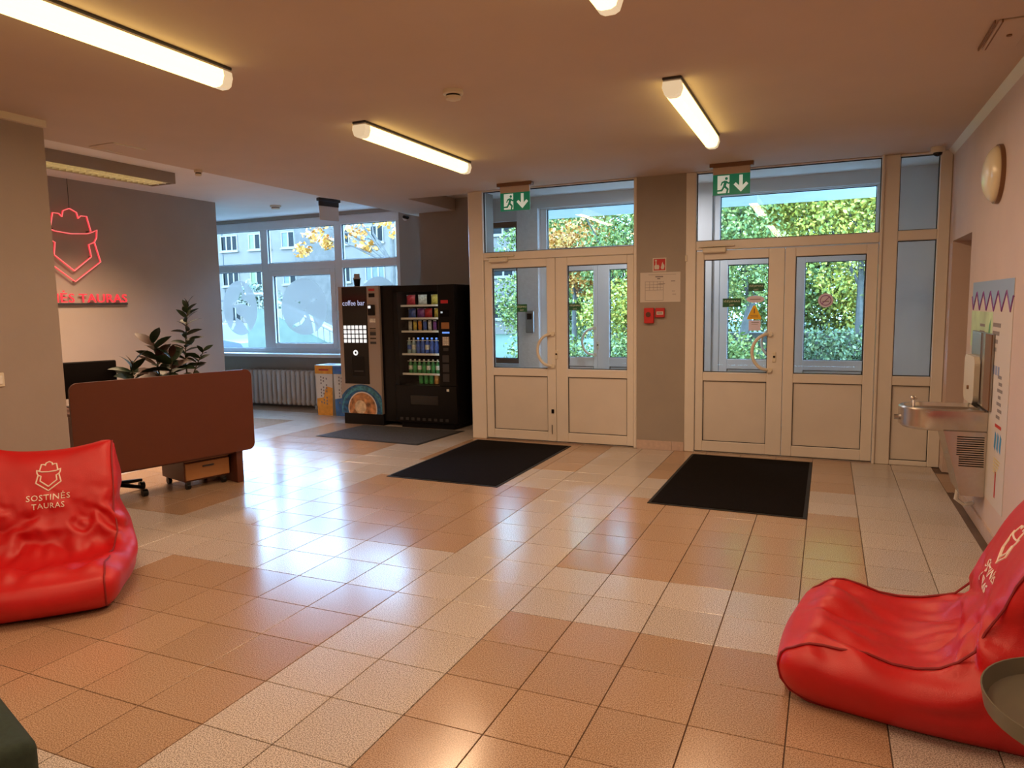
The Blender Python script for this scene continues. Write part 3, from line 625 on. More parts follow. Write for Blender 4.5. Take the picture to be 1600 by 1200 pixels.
# ---- glass stickers
def green_sticker(x, z, y, label, wd=0.125, hg=0.085):
    t = thing('exit_sticker', label, 'sticker', (x, y, z), group='dark green exit stickers on glass')
    MB().box(-wd/2, wd/2, -0.0015, 0, -hg/2, hg/2).build('film', 'sticker_green', t)
    text('lettering', 'IŠĖJIMAS', 0.024, 'sticker_text', t, (-wd*0.43, -0.0016, 0.006), width=wd*0.86, ext=0.0003)
    text('lettering', 'EXIT', 0.022, 'sticker_text', t, (0, -0.0016, -0.030), ext=0.0003, align='CENTER')
yg = YD+0.012+0.035-0.004
green_sticker(-1.700, 1.490, yg, 'green exit sticker on glass of the left leaf, left entrance')
green_sticker(-1.082, 1.495, yg, 'green exit sticker on glass of the right leaf, left entrance', 0.13, 0.075)
green_sticker(0.545, 1.510, yg, 'lower green exit sticker on glass near the handle, right entrance', 0.175, 0.085)
green_sticker(0.770, 1.655, yg, 'upper green exit sticker on glass, right entrance', 0.145, 0.075)
t = thing('warning_sticker', 'yellow triangular warning sticker on right entrance glass', 'sticker', (0.757, yg, 1.405))
MB().prism([(-0.062, -0.06), (0.062, -0.06), (0.066, -0.045), (0.01, 0.075), (-0.01, 0.075), (-0.066, -0.045)], lambda a, b, c_: Vector((a, -c_, b)), 0, 0.0015).build('film', 'sticker_yellow', t)
for z in (-0.02, -0.036): MB().box(-0.036, 0.036, -0.0022, -0.0015, z-0.003, z+0.003).build('line', 'bronze', t)
MB().box(-0.005, 0.005, -0.0022, -0.0015, 0.0, 0.045).build('mark', 'bronze', t)
t = thing('notice_sticker', 'oval white notice sticker above the yellow triangle', 'sticker', (0.765, yg, 1.540))
MB().prism(circ(0, 0, 0.035, 24, 2.4), lambda a, b, c_: Vector((a, -c_, b)), 0, 0.0012).build('film', 'sticker_lilac', t); MB().box(-0.05, 0.05, -0.0018, -0.0012, -0.004, 0.003).build('line', 'ink', t)
t = thing('notice_sticker', 'rectangular white notice sticker below the yellow triangle', 'sticker', (0.762, yg, 1.285))
MB().box(-0.055, 0.055, -0.0012, 0, -0.05, 0.05).build('film', 'sticker_lilac', t); MB().box(-0.03, 0.04, -0.0018, -0.0012, 0.028, 0.035).build('line', 'ink', t); MB().box(-0.03, 0.03, -0.0018, -0.0012, 0.01, 0.014).build('line', 'ink', t)
t = thing('no_smoking_sticker', 'round lilac prohibition sticker on the rightmost door glass', 'sticker', (1.392, yg, 1.518))
MB().prism(circ(0, 0, 0.066), lambda a, b, c_: Vector((a, -c_, b)), 0, 0.0012).build('film', 'sticker_lilac', t)
MB().tube([(0.046*math.cos(2*PI*k/24), -0.0014, 0.046*math.sin(2*PI*k/24)) for k in range(24)], 0.004, 6, True).build('ring_symbol', 'snack_purple', t)
MB().tube([(-0.032, -0.0014, -0.032), (0.032, -0.0014, 0.032)], 0.004, 6).build('bar_symbol', 'snack_purple', t); MB().box(-0.03, 0.03, -0.002, -0.0012, -0.014, -0.006).build('cigarette_symbol', 'ink', t)

# ================================================================== VENDING MACHINES
cm = thing('coffee_machine', 'tall black and taupe coffee machine with lit white buttons', 'vending machine', (-4.125, 4.62, 0))
cb = MB(); cb.box(-0.315, 0.50, 0.02, 0.72, 0.06, 1.80, 0.01); cb.build('body', 'black', cm)
MB().box(-0.315, 0.315, -0.03, 0.02, 0.15, 1.80, 0.006).build('front_door', 'taupe', cm)
MB().box(-0.31, 0.31, 0.0, 0.70, 0.0, 0.145, 0.004).build('plinth', 'black', cm)
MB().box(-0.25, 0.135, -0.036, -0.028, 0.54, 1.79, 0.003).build('black_panel', 'black_gloss', cm)
text('lettering', 'coffee bar', 0.095, 'led_blue', cm, (-0.24, -0.0365, 1.555), width=0.345, ext=0.0008)
text('lettering', 'by the cup', 0.03, 'led_blue', cm, (0.0, -0.0365, 1.52), width=0.10, ext=0.0006) if False else None
bt = MB().box(-0.023, 0.023, -0.006, 0, -0.023, 0.023, 0.003).mesh('button', 'led_white')
for r in range(4):
    for q in range(6):
        o = link('button', bt, cm); o.location = (-0.237+0.023+q*0.0613, -0.036, 1.275-r*0.0585)
MB().tube([(-0.063+0.026*math.cos(2*PI*k/20), -0.038, 0.946+0.026*math.sin(2*PI*k/20)) for k in range(20)], 0.010, 8, True).build('lit_ring', 'led_white', cm, True)
MB().box(-0.13, 0.07, -0.040, -0.034, 0.64, 0.90, 0.01).build('cup_bay', 'black', cm); MB().box(-0.09, 0.05, -0.046, -0.038, 0.70, 0.715).build('cup_bay_lip', 'dark_metal', cm)
MB().box(0.155, 0.255, -0.055, -0.028, 1.425, 1.56, 0.006).build('card_reader', 'black', cm); MB().box(0.165, 0.205, -0.058, -0.054, 1.515, 1.548).build('reader_screen', 'led_white', cm)
for z, h_, m_ in ((1.735, 0.03, 'sign_red'), (1.655, 0.05, 'black'), (1.335, 0.05, 'snack_white'), (1.25, 0.012, 'black'), (1.225, 0.006, 'black'), (1.17, 0.045, 'dark_metal'), (1.125, 0.014, 'black'), (1.06, 0.03, 'dark_metal')):
    MB().box(0.165, 0.255, -0.034, -0.028, z, z+h_, 0.002).build('coin_slot_plate', m_, cm)
ad = MB().box(-0.315, 0.315, -0.0335, -0.028, 0.15, 0.535).build('advert_sheet', 'taupe', cm)
Fd = lambda a, b, c_: Vector((a, -0.0335-c_, b))
def disc(n, cx, cz, r, m, d, zmin=0.152):
    P_ = [(max(-0.314, min(0.314, cx+r*math.cos(2*PI*k/48))), max(zmin, cz+r*math.sin(2*PI*k/48))) for k in range(48)]
    Q = []
    for p in P_:
        if not Q or (Vector(p)-Vector(Q[-1])).length > 1e-4: Q.append(p)
    MB().prism(Q, Fd, 0, d).build(n, m, ad)
disc('saucer_print', 0.0, 0.15, 0.385, 'ad_blue', 0.001); disc('wave_print', 0.01, 0.19, 0.325, 'ad_teal', 0.0015) ; disc('inner_print', 0.0, 0.16, 0.30, 'ad_blue', 0.002)
disc('cup_rim_print', 0.012, 0.215, 0.225, 'paper', 0.003); disc('coffee_print', 0.012, 0.215, 0.208, 'ad_coffee', 0.004); disc('foam_print', -0.02, 0.235, 0.09, 'ad_cream', 0.005)
sp = thing('paper_cup', 'small dark cup with a pale lid on top of the coffee machine', 'cup', (-4.28, 4.80, 1.80))
MB().lathe([(0, 0), (0.035, 0), (0.048, 0.10), (0, 0.10)]).build('cup', 'black', sp, True); MB().lathe([(0, 0.10), (0.052, 0.10), (0.050, 0.115), (0.04, 0.118), (0.036, 0.17), (0, 0.175)]).build('lid', 'taupe', sp, True)
sm = thing('snack_machine', 'tall black snack vending machine with glass front full of drinks', 'vending machine', (-3.16, 4.62, 0))
W2 = 0.44
b_ = MB(); b_.box(-W2, W2, 0.60, 0.84, 0.06, 1.79, 0.006); b_.box(-W2, -W2+0.06, 0.0, 0.62, 0.06, 1.79, 0.004); b_.box(0.21, W2, 0.0, 0.62, 0.06, 1.79, 0.004); b_.box(-W2+0.06, 0.21, 0.0, 0.62, 1.735, 1.79); b_.box(-W2+0.06, 0.21, 0.0, 0.62, 0.06, 0.545)
b_.build('cabinet', 'black', sm)
MB().box(-W2, W2, -0.035, 0, 0.08, 0.545, 0.005).build('lower_door', 'black', sm); MB().box(0.205, W2, -0.035, 0, 0.545, 1.79, 0.005).build('control_column', 'black', sm)
MB().box(-W2, 0.205, -0.035, 0, 1.712, 1.79, 0.004).build('top_rail', 'black', sm); MB().box(-W2, -W2+0.065, -0.035, 0, 0.545, 1.735, 0.004).build('hinge_rail', 'black', sm)
MB().box(-W2+0.065, 0.205, -0.030, -0.024, 0.545, 1.735).build('pane', 'glass', sm)
MB().box(-0.22, 0.18, -0.040, -0.034, 0.30, 0.42, 0.006).build('delivery_flap', 'black_gloss', sm)
MB().box(-0.38, 0.38, 0.0, 0.80, 0.0, 0.06).build('plinth', 'black', sm)
gs = MB().box(-0.022, 0.022, -0.004, 0.0, 0, 0.035).mesh('vent_slot', 'dark_metal')
for k in range(9):
    o = link('vent_slot', gs, sm); o.location = (-0.36+k*0.082, -0.034, 0.10)
for z0, z1, x0, x1, m_ in ((1.56, 1.60, 0.25, 0.35, 'sign_red'), (1.40, 1.48, 0.24, 0.36, 'black_gloss'), (1.44, 1.465, 0.245, 0.275, 'led_white'), (1.25, 1.33, 0.25, 0.36, 'desk_light'), (1.195, 1.215, 0.26, 0.36, 'disp_blue'), (1.045, 1.155, 0.26, 0.355, 'taupe'), (0.98, 1.02, 0.27, 0.34, 'dark_metal'), (0.84, 0.93, 0.255, 0.345, 'dark_metal'), (0.72, 0.82, 0.255, 0.345, 'dark_metal'), (0.60, 0.70, 0.255, 0.345, 'dark_metal'), (0.48, 0.51, 0.30, 0.335, 'white')):
    MB().box(x0, x1, -0.040, -0.034, z0, z1, 0.002).build('control_plate', m_, sm)
kb = MB().box(-0.010, 0.010, -0.003, 0, -0.009, 0.009).mesh('key', 'snack_white')
for r in range(4):
    for q in range(3):
        o = link('key', kb, sm); o.location = (0.282+q*0.026, -0.040, 1.065+r*0.025)
SH = (1.545, 1.385, 1.222, 0.935, 0.685, 0.550)
for z in SH[:-1]:
    MB().box(-0.375, 0.205, 0.06, 0.58, z-0.014, z-0.002).build('shelf', 'dark_metal', sm); MB().box(-0.375, 0.205, 0.045, 0.060, z-0.018, z+0.006).build('shelf_edge', 'white', sm)
for z in (1.10, 0.84): MB().box(-0.30, 0.205, 0.050, 0.056, z, z+0.006).build('guard_rail', 'white', sm)
MB().cyl((0.196, 0.015, 1.14), 0.008, 1.1, 'Z', 8).build('hidden_strip_light', 'vend_light', sm, True)  # both strips sit out of view, added to light the goods
MB().box(-0.36, 0.19, 0.005, 0.02, 1.722, 1.732).build('hidden_strip_light', 'vend_light', sm)
def at_sm(x, y, z): return (-3.16+x, 4.62+y, z)
def bag(x, z, wd, hg, m, label, grp):
    t = thing('snack_bag', label, 'snack', at_sm(x, 0.16, z), group=grp)
    me = MB(); n = 6; g = []
    for i in range(n+1):
        row = []
        for sgn in (-1, 1):
            for k in range(5):
                u = -1+2*k/4; v = i/n; th = 0.03*(1-abs(u)**3)*math.sin(PI*v)**0.6 if 0 < v < 1 else 0.001
                row.append(me.b.verts.new((u*wd/2*(1-0.06*math.sin(PI*v)), sgn*th, v*hg)))
        g.append(row)
    for i in range(n):
        for s_ in (0, 5):
            for k in range(4): me.b.faces.new((g[i][s_+k], g[i][s_+k+1], g[i+1][s_+k+1], g[i+1][s_+k]))
    bmesh.ops.recalc_face_normals(me.b, faces=me.b.faces[:])
    me.build('pouch', m, t, True); MB().box(-wd/2*0.98, wd/2*0.98, -0.002, 0.002, hg-0.012, hg, 0).build('crimped_seal', 'snack_white', t)
for x, m_, lb in ((-0.29, 'snack_red', 'red and white snack bag, top shelf left'), (-0.12, 'snack_white', 'pale snack bag, top shelf middle'), (0.07, 'snack_yellow', 'yellow snack bag, top shelf right')): bag(x, 1.546, 0.13, 0.13, m_, lb, 'snack bags on the top shelf')
for x, m_, lb in ((-0.28, 'snack_blue', 'blue snack bag, second shelf left'), (-0.15, 'snack_purple', 'purple snack bag, second shelf'), (-0.04, 'snack_red', 'dark red snack bag, second shelf'), (0.10, 'snack_yellow', 'gold snack bag, second shelf right')): bag(x, 1.386, 0.11, 0.12, m_, lb, 'snack bags on the second shelf')
for k, m_ in enumerate(('snack_white', 'snack_yellow', 'snack_orange', 'snack_blue', 'snack_white', 'snack_purple', 'snack_orange')):
    t = thing('snack_bar', ('leftmost', 'second', 'third', 'fourth', 'fifth', 'sixth', 'rightmost')[k]+' upright wrapped snack bar on the third shelf', 'snack', at_sm(-0.30+k*0.072, 0.14, 1.223), group='snack bars on the third shelf')
    MB().box(-0.022, 0.022, -0.012, 0.012, 0.012, 0.118, 0.006).build('wrapper', m_, t); MB().box(-0.022, 0.022, -0.002, 0.002, 0.0, 0.014).build('crimped_seal', 'snack_white', t); MB().box(-0.022, 0.022, -0.002, 0.002, 0.116, 0.13).build('crimped_seal', 'snack_white', t)
ORD = ('first', 'second', 'third', 'fourth', 'fifth', 'sixth', 'seventh', 'eighth')
def bottle(x, z, r, h, m, cap, label, grp, lab):
    t = thing('drink_bottle', label, 'bottle', at_sm(x, 0.13, z), group=grp)
    MB().lathe([(0, 0), (r, 0.0), (r, h*0.60), (r*0.85, h*0.70), (r*0.40, h*0.86), (r*0.40, h*0.92), (0, h*0.92)], n=14).build('bottle', m, t, True)
    MB().lathe([(0, h*0.90), (r*0.45, h*0.90), (r*0.45, h), (0, h)], n=12).build('cap', cap, t, True); MB().lathe([(r*1.02, h*0.25), (r*1.02, h*0.55)], n=14).build('paper_label', lab, t, True)
for k in range(8):
    m_ = 'bottle_clear' if k < 2 else 'bottle_blue'
    bottle(-0.315+k*0.066, 0.936, 0.028, 0.20, m_, 'snack_white' if k < 2 else 'disp_blue', '%s blue-lit drink bottle from the left on the fourth shelf' % ORD[k], 'blue drink bottles on the fourth shelf', 'snack_white' if k % 3 == 1 else 'snack_blue')  # blue caps glow: the display's emission is put into their colour
for k in range(8): bottle(-0.305+k*0.066, 0.686, 0.027, 0.175, 'bottle_green', 'snack_white', '%s green drink bottle from the left on the fifth shelf' % ORD[k], 'green drink bottles on the fifth shelf', 'snack_white' if k % 2 == 0 else 'can_green')
for k in range(5):
    t = thing('drink_can', '%s drink can from the left on the bottom shelf' % ORD[k], 'can', at_sm(-0.155+k*0.075, 0.13, 0.551), group='drink cans on the bottom shelf')
    MB().lathe([(0, 0), (0.024, 0), (0.029, 0.008), (0.029, 0.100), (0.024, 0.112), (0, 0.112)], n=16).build('can', 'can_green' if k < 3 else 'can_orange', t, True); MB().lathe([(0, 0.110), (0.023, 0.110), (0.023, 0.115), (0, 0.115)], n=14).build('can_lid', 'steel', t, True)

# ---- recycling bins, radiator, mats
def bin_(x0, x1, col, label, word):
    t = thing('recycling_bin', label, 'bin', ((x0+x1)/2, 5.13, 0), group='cardboard recycling bins'); a = (x1-x0)/2
    MB().prism([(-a+0.025, 0), (a-0.025, 0), (a-0.003, 0.60), (-a+0.003, 0.60)], lambda u, v, w_: Vector((u, w_, v)), 0.0, 0.30).build('box', 'card_white', t)
    MB().prism([(-a, 0.60), (a, 0.60), (a, 0.715), (-a, 0.715)], lambda u, v, w_: Vector((u, w_, v)), -0.006, 0.31).build('collar', col, t)
    ld = MB().box(-a, a, -0.006, 0.31, 0.715, 0.722).build('lid', 'card_white', t)
    MB().prism(circ(0, 0.15, 0.085, 28, 0.9), lambda u, v, w_: Vector((u, v, 0.7221+w_)), 0, 0.0015).build('opening', 'black', ld)
    MB().prism([(-a+0.024, 0.002), (a-0.024, 0.002), (a-0.009, 0.40), (0.03, 0.42), (-0.02, 0.26), (-a+0.016, 0.24)], lambda u, v, w_: Vector((u, -0.0005-w_, v)), 0, 0.001).build('printed_wave', col, t)
    for q, xx in enumerate((-0.055, -0.012, 0.04)):
        for k in range(9): MB().box(xx-0.010, xx+0.010, -0.0025, -0.0015, 0.54-k*0.045-q*0.012, 0.565-k*0.045-q*0.012).build('printed_mark', 'ink', t) if (k+q) % 4 != 3 else None
    MB().box(-0.085, 0.085, -0.0075, -0.006, 0.645, 0.668).build('printed_word', word, t)
bin_(-5.30, -4.995, 'orange', 'orange and white cardboard recycling bin left of the coffee machine', 'sign_red')
bin_(-4.985, -4.68, 'blue_card', 'blue and white cardboard recycling bin half hidden by coffee machine', 'snack_blue')
rad = thing('radiator', 'grey ribbed cast iron radiator under the big window', 'radiator', (-5.62, 5.66, 0))
sec = MB().box(-0.031, 0.031, -0.065, 0.065, 0.0, 0.54, 0.026, 3); sec.box(-0.046, 0.046, -0.03, 0.03, 0.03, 0.08, 0.01); sec.box(-0.046, 0.046, -0.03, 0.03, 0.46, 0.51, 0.01)
secm = sec.mesh('section', 'radiator', True)
for k in range(17):
    o = link('section', secm, rad); o.location = (-0.045-k*0.093, 0, 0.045)
MB().box(-1.5, -1.47, -0.05, 0.05, 0, 0.05).build('foot', 'radiator', rad); MB().box(-0.10, -0.07, -0.05, 0.05, 0, 0.05).build('foot', 'radiator', rad)
def floor_mat(pts, m, label):
    t = thing('entrance_mat', label, 'mat', (0, 0, 0), group='floor mats')
    cx = sum(p[0] for p in pts)/4; cy = sum(p[1] for p in pts)/4; t.location = (cx, cy, 0); q = [(p[0]-cx, p[1]-cy) for p in pts]
    MB().prism(q, lambda a, b, c_: Vector((a, b, c_)), 0.0, 0.005).build('rubber_border', 'rubber', t)
    MB().prism([(a*(1-0.025/abs(a)), b*(1-0.025/abs(b))) for a, b in q], lambda a, b, c_: Vector((a, b, c_)), 0.0, 0.009).build('carpet', m, t)
floor_mat([(-2.20, 2.23), (-1.09, 2.21), (-1.08, 4.09), (-2.22, 4.12)], 'mat_black', 'black mat in front of the left entrance')
floor_mat([(0.19, 2.17), (1.318, 2.14), (1.32, 4.07), (0.20, 4.10)], 'mat_black', 'black mat in front of the right entrance')
floor_mat([(-4.17, 3.70), (-2.70, 3.60), (-2.62, 4.575), (-4.10, 4.58)], 'mat_grey', 'dark grey mat in front of the vending machines')

# ================================================================== RECEPTION
dk = thing('reception_desk', 'reddish brown reception desk with a tall rounded front panel', 'desk', (-3.63, 0.559, 0), math.radians(73.5))
MB().prism(rrect(-0.215, 1.235, 0.285, 1.0, 0.06), lambda a, b, c_: Vector((a, c_, b)), -0.03, -0.005).build('front_panel', 'desk', dk)
for x0 in (-0.03, 1.07): MB().box(x0, x0+0.06, 0.0, 0.62, 0.0, 0.72, 0.003).build('side_leg', 'desk_dark', dk)
MB().box(-0.15, 1.19, 0.0, 0.72, 0.72, 0.748, 0.004).build('desktop', 'desk', dk); MB().box(0.03, 1.07, 0.04, 0.06, 0.26, 0.72).build('modesty_panel', 'desk_dark', dk)
RZ = math.radians(73.5)
def dloc(s, y, z): return (-3.63+s*math.cos(RZ)-y*math.sin(RZ), 0.559+s*math.sin(RZ)+y*math.cos(RZ), z)
pd = thing('drawer_pedestal', 'low brown drawer unit on casters under the desk', 'drawer unit', dloc(0.845, 0.30, 0), RZ)
MB().box(-0.20, 0.20, -0.20, 0.22, 0.07, 0.55, 0.003).build('carcass', 'desk_dark', pd)
for z0 in (0.085, 0.245, 0.40):
    dr = MB().box(-0.195, 0.195, -0.222, -0.20, z0, z0+0.145, 0.003).build('drawer_front', 'desk_light', pd)
    MB().box(-0.05, 0.05, -0.235, -0.222, z0+0.10, z0+0.112, 0.002).build('drawer_pull', 'dark_metal', dr)
for a in (-0.16, 0.16):
    for b in (-0.17, 0.18): 
        cs = MB().cyl((a, b, 0.028), 0.028, 0.03, 'X', 14).build('caster', 'black', pd, True); MB().box(a-0.018, a+0.018, b-0.015, b+0.015, 0.045, 0.072).build('caster_fork', 'dark_metal', cs)
mn = thing('monitor', 'black monitor standing behind the reception front panel', 'monitor', dloc(0.09, 0.55, 0.748), RZ-math.radians(8))
MB().box(-0.24, 0.24, -0.02, 0.02, 0.08, 0.375, 0.008).build('screen_housing', 'black', mn); MB().box(-0.05, 0.05, 0.02, 0.05, 0.0, 0.22, 0.004).build('stand', 'black', mn); MB().box(-0.12, 0.12, -0.06, 0.12, 0, 0.012, 0.003).build('foot', 'black', mn)
MB().box(-0.225, 0.225, 0.019, 0.022, 0.095, 0.36).build('screen', 'black_gloss', mn)
cb_ = thing('office_chair', 'black star base of an office chair under the desk', 'chair', dloc(0.20, 0.42, 0), RZ)
for k in range(5):
    a = 2*PI*k/5+0.3; l = MB().tube([(0, 0, 0.10), (0.27*math.cos(a), 0.27*math.sin(a), 0.075)], 0.022, 8, taper=0.014).build('base_arm', 'black', cb_, True)
    MB().cyl((0.27*math.cos(a), 0.27*math.sin(a), 0.03), 0.03, 0.04, 'X', 12).build('caster', 'black', l, True)
MB().cyl((0, 0, 0.26), 0.03, 0.34, 'Z', 12).build('gas_lift', 'black', cb_, True); MB().box(-0.22, 0.22, -0.20, 0.20, 0.43, 0.50, 0.03, 2).build('seat', 'green_fabric', cb_)

# ---- plants
def leaf_mesh(L, Wd, droop, m, name):
    b = MB(); n = 5; rows = []
    for i in range(n+1):
        v = i/n; wv = Wd*math.sin(PI*min(1, 0.06+v*0.94))**0.8*(1-0.25*v); z = -droop*L*v*v
        rows.append([b.b.verts.new((L*v, -wv, z+0.22*wv)), b.b.verts.new((L*v, 0, z)), b.b.verts.new((L*v, wv, z+0.22*wv))])
    for i in range(n):
        for k in range(2): b.b.faces.new((rows[i][k], rows[i][k+1], rows[i+1][k+1], rows[i+1][k]))
    return b.mesh(name, m, True)
LB = leaf_mesh(0.20, 0.048, 0.28, 'leaf_dark', 'broad_leaf'); LBR = leaf_mesh(0.21, 0.046, 0.22, 'leaf_red', 'broad_leaf_red'); LS = leaf_mesh(0.125, 0.027, 0.3, 'leaf_dark', 'small_leaf')
def plant(loc, label, stems, leafm, potr, poth, red=0.0):
    t = thing('potted_plant', label, 'plant', loc, group='potted plants on the reception desk')
    MB().lathe([(0, 0), (potr*0.72, 0), (potr, poth), (potr*0.92, poth), (potr*0.88, poth-0.02), (0, poth-0.02)]).build('pot', 'pot', t, True)
    MB().lathe([(0, poth-0.018), (potr*0.87, poth-0.018)]).build('soil', 'soil', t)
    for pts, nl, sc, start in stems:
        pts = [Vector(p) for p in pts]; MB().tube(pts, 0.008, 6, taper=0.003).build('stem', 'stem', t, True)
        seg = len(pts)-1; a = random.random()*6
        for k in range(nl):
            f_ = start+(1-start)*k/(nl-1); q = f_*seg; i = min(int(q), seg-1); p = pts[i].lerp(pts[i+1], q-i); a += 2.4
            o = link('leaf', LBR if (leafm is LB and random.random() < red) else leafm, t); o.location = p
            pitch = -0.15-0.75*f_+random.uniform(-0.25, 0.25); o.rotation_euler = (random.uniform(-1.0, 1.0), pitch, a+random.uniform(-.3, .3)); s_ = sc*random.uniform(0.8, 1.15)*(1.1-0.35*f_); s_ *= 1.25; o.scale = (s_, s_, s_)
plant(dloc(0.88, 0.42, 0.748), 'tall slender leafy plant, highest of the plants on the desk', [([(0, 0, 0.13), (-0.01, 0, 0.35), (0.02, 0.0, 0.6), (0.06, 0, 0.82)], 34, 1.0, 0.2), ([(0.03, 0, 0.13), (0.10, 0.02, 0.30), (0.17, 0.04, 0.42)], 13, 0.9, 0.2)], LS, 0.10, 0.15)
plant(dloc(0.68, 0.50, 0.748), 'broad-leaved rubber plant in the middle of the desk plants', [([(0, 0, 0.13), (-0.02, 0, 0.30), (-0.06, 0, 0.50)], 15, 1.0, 0.15), ([(0.03, 0.02, 0.13), (0.09, 0.04, 0.26), (0.13, 0.02, 0.38)], 10, 0.95, 0.2)], LB, 0.11, 0.15, 0.35)
plant(dloc(0.42, 0.40, 0.748), 'lowest broad-leaved plant next to the black monitor', [([(0, 0, 0.11), (-0.01, 0, 0.22), (-0.01, 0, 0.33)], 13, 0.9, 0.1)], LB, 0.09, 0.13, 0.2)

# ---- neon sign
XS = -6.06
CR = [(0, 2.633), (.075, 2.60), (.092, 2.537), (.123, 2.567), (.19, 2.569), (.228, 2.408)]
BR = [(0, 2.366), (.18, 2.38), (.24, 2.40), (.30, 2.431), (.29, 2.347), (.26, 2.295), (.19, 2.262), (.21, 2.132), (0, 1.971)]
OUT = [(.26, 2.295), (.317, 2.082), (0, 1.855)]
def mirror(p): return [(-a, b) for a, b in reversed(p[1:] if p[0][0] == 0 else p)] + p
def both(p):
    if p[0][0] == 0 and p[-1][0] == 0: return [p, [(-a, b) for a, b in p]]
    if p[0][0] == 0: return [[(-a, b) for a, b in reversed(p[1:])]+p]
    return [p+[(-a, b) for a, b in reversed(p[:-1])]]
ns = thing('neon_emblem', 'red neon outline of a crowned shield on the reception wall', 'neon sign', (-6.10, 2.165, 1.855))
for name, part in (('crown_tube', CR), ('shield_tube', BR), ('outer_tube', OUT)):
    for line in both(part):
        pts = [(0.045, a, b-1.855) for a, b in line]
        MB().tube(pts, 0.0042, 8).build(name, 'neon_core', ns); 
        MB().tube([(0.030, a, b-1.855) for a, b in line], 0.0058, 6).build('tube_backing', 'neon', ns)
MB().tube([(0.035, 0, 0.78), (0.035, 0, 1.09)], 0.003, 6).build('cable', 'black', ns)
for a, b in ((0, 0.0), (0.21, 0.277), (-0.21, 0.277), (0.2, 0.55), (-0.2, 0.55)): MB().cyl((0.018, a, b), 0.006, 0.036, 'X', 8).build('standoff', 'dark_metal', ns)
nt_ = thing('neon_lettering', 'red neon lettering below the crowned shield', 'neon sign', (-6.10, 2.0, 1.615))
WORD = 'SOSTINĖS TAURAS'
def wid(tx):
    xs = [v.co.x for v in text_mesh(tx, 0.135, 0, 'LEFT', 1.05).vertices]; return max(xs)
kw_ = 1.345/wid(WORD)
for k, ch in enumerate(WORD):
    if ch == ' ': continue
    me = text_mesh(ch, 0.135, 0.006); xs = [v.co.x for v in me.vertices]; off = wid(WORD[:k+1])*kw_
    for v in me.vertices: v.co = Vector((0.031+v.co.z, -0.56+off-(max(xs)-v.co.x)*kw_, 0.018+v.co.y))
    me.materials.clear(); me.materials.append(MT['neon']); link('letter', me, nt_)
text('letter_cores', 'SOSTINĖS TAURAS', 0.135, 'neon_core', nt_, (0.044, -0.555, 0.022), '+X', ext=0.001, width=1.335, spacing=1.05) if False else None
MB().box(0.0, 0.028, -0.58, 0.80, -0.008, 0.010).build('mounting_rail', 'dark_metal', nt_)
t = thing('light_switch', 'pale light switch at the left edge of the wall pier', 'switch', (-3.42, -0.29, 1.10))
MB().box(0, 0.012, -0.042, 0.042, -0.045, 0.045, 0.004).build('plate', 'cream', t); MB().box(0.011, 0.018, -0.026, 0.026, -0.028, 0.028, 0.003).build('rocker', 'white', t)

# ================================================================== RIGHT WALL
t = thing('wall_lamp', 'round opal wall lamp high on the right wall', 'wall lamp', (XR, 2.28, 2.28))
MB().cyl((-0.012, 0, 0), 0.18, 0.024, 'X', 40).build('rim', 'brass', t, True)
dm = MB(); dm.sphere((-0.022, 0, 0), 0.17, (0.42, 1, 1), 32); dm.build('opal_shade', 'opal', t, True)
ps = thing('info_poster', 'tall white poster with zigzag top behind the drinking fountain', 'poster', (XR, 2.33, 0.25))
F_ = lambda a, b, c_: Vector((-c_, -a, b))       # a to the right as seen from the hall
PW = 0.63; PH = 1.375
MB().prism(rect(-PW, PW, 0, PH), F_, 0, 0.003).build('sheet', 'paper', ps)
zz = [(-PW, PH), (-PW, PH-0.10)]
for k in range(11): zz.append((-PW + 2*PW*(k+0.5)/11, PH-(0.19 if k % 2 == 0 else 0.07)))
zz += [(PW, PH-0.10), (PW, PH)]
MB().prism(zz, F_, 0.003, 0.0036).build('zigzag_print', mat('poster_blue', (0.30, 0.42, 0.62), 0.6), ps)
zl = [F_(a, b, 0.0035) for a, b in zz[1:-1]]; MB().tube(zl, 0.006, 5).build('zigzag_line', 'snack_purple', ps)
MB().prism(rect(-PW, 0.1, PH-0.45, PH-0.20), F_, 0.003, 0.0034).build('green_print', mat('poster_green', (0.52, 0.68, 0.42), 0.7, var=0.2, scale=5), ps)
MB().prism([(-0.02, PH-0.46), (0.03, PH-0.36), (0.05, PH-0.24), (0.0, PH-0.28), (-0.03, PH-0.38)], F_, 0.0034, 0.004).build('leaf_print', 'can_green', ps)
def pb(a0, a1, b0, b1, m, n='text_line'): MB().prism(rect(a0, a1, b0, b1), F_, 0.0034, 0.0039).build(n, m, ps)
MT['pblue'] = mat('poster_title_blue', (0.25, 0.30, 0.50), 0.7); MT['pblue2'] = mat('poster_bright_blue', (0.06, 0.28, 0.55), 0.7)
for k in range(4): pb(0.12, 0.34-0.03*k, PH-0.29-k*0.05, PH-0.265-k*0.05, 'ink')
for k in range(3): pb(-0.30, -0.14, PH-0.30-k*0.045, PH-0.282-k*0.045, 'ink')
for k in range(14): pb(-0.56+k*0.068, -0.515+k*0.068, PH-0.58, PH-0.525, 'pblue', 'title_block')
for k in range(7): pb(0.34+0.03*(k % 2), 0.44+0.02*(k % 3), 0.80-k*0.04-0.02, 0.80-k*0.04, 'ink')
pb(0.33, 0.50, 0.485, 0.505, 'red')
for k in range(3): MB().prism([(0.33+k*0.07, 0.36), (0.37+k*0.07, 0.34), (0.385+k*0.07, 0.44), (0.345+k*0.07, 0.46)], F_, 0.0034, 0.0039).build('stripe_print', 'pblue2', ps)
pb(0.40, 0.43, 0.06, 0.22, 'red', 'arrow_print')
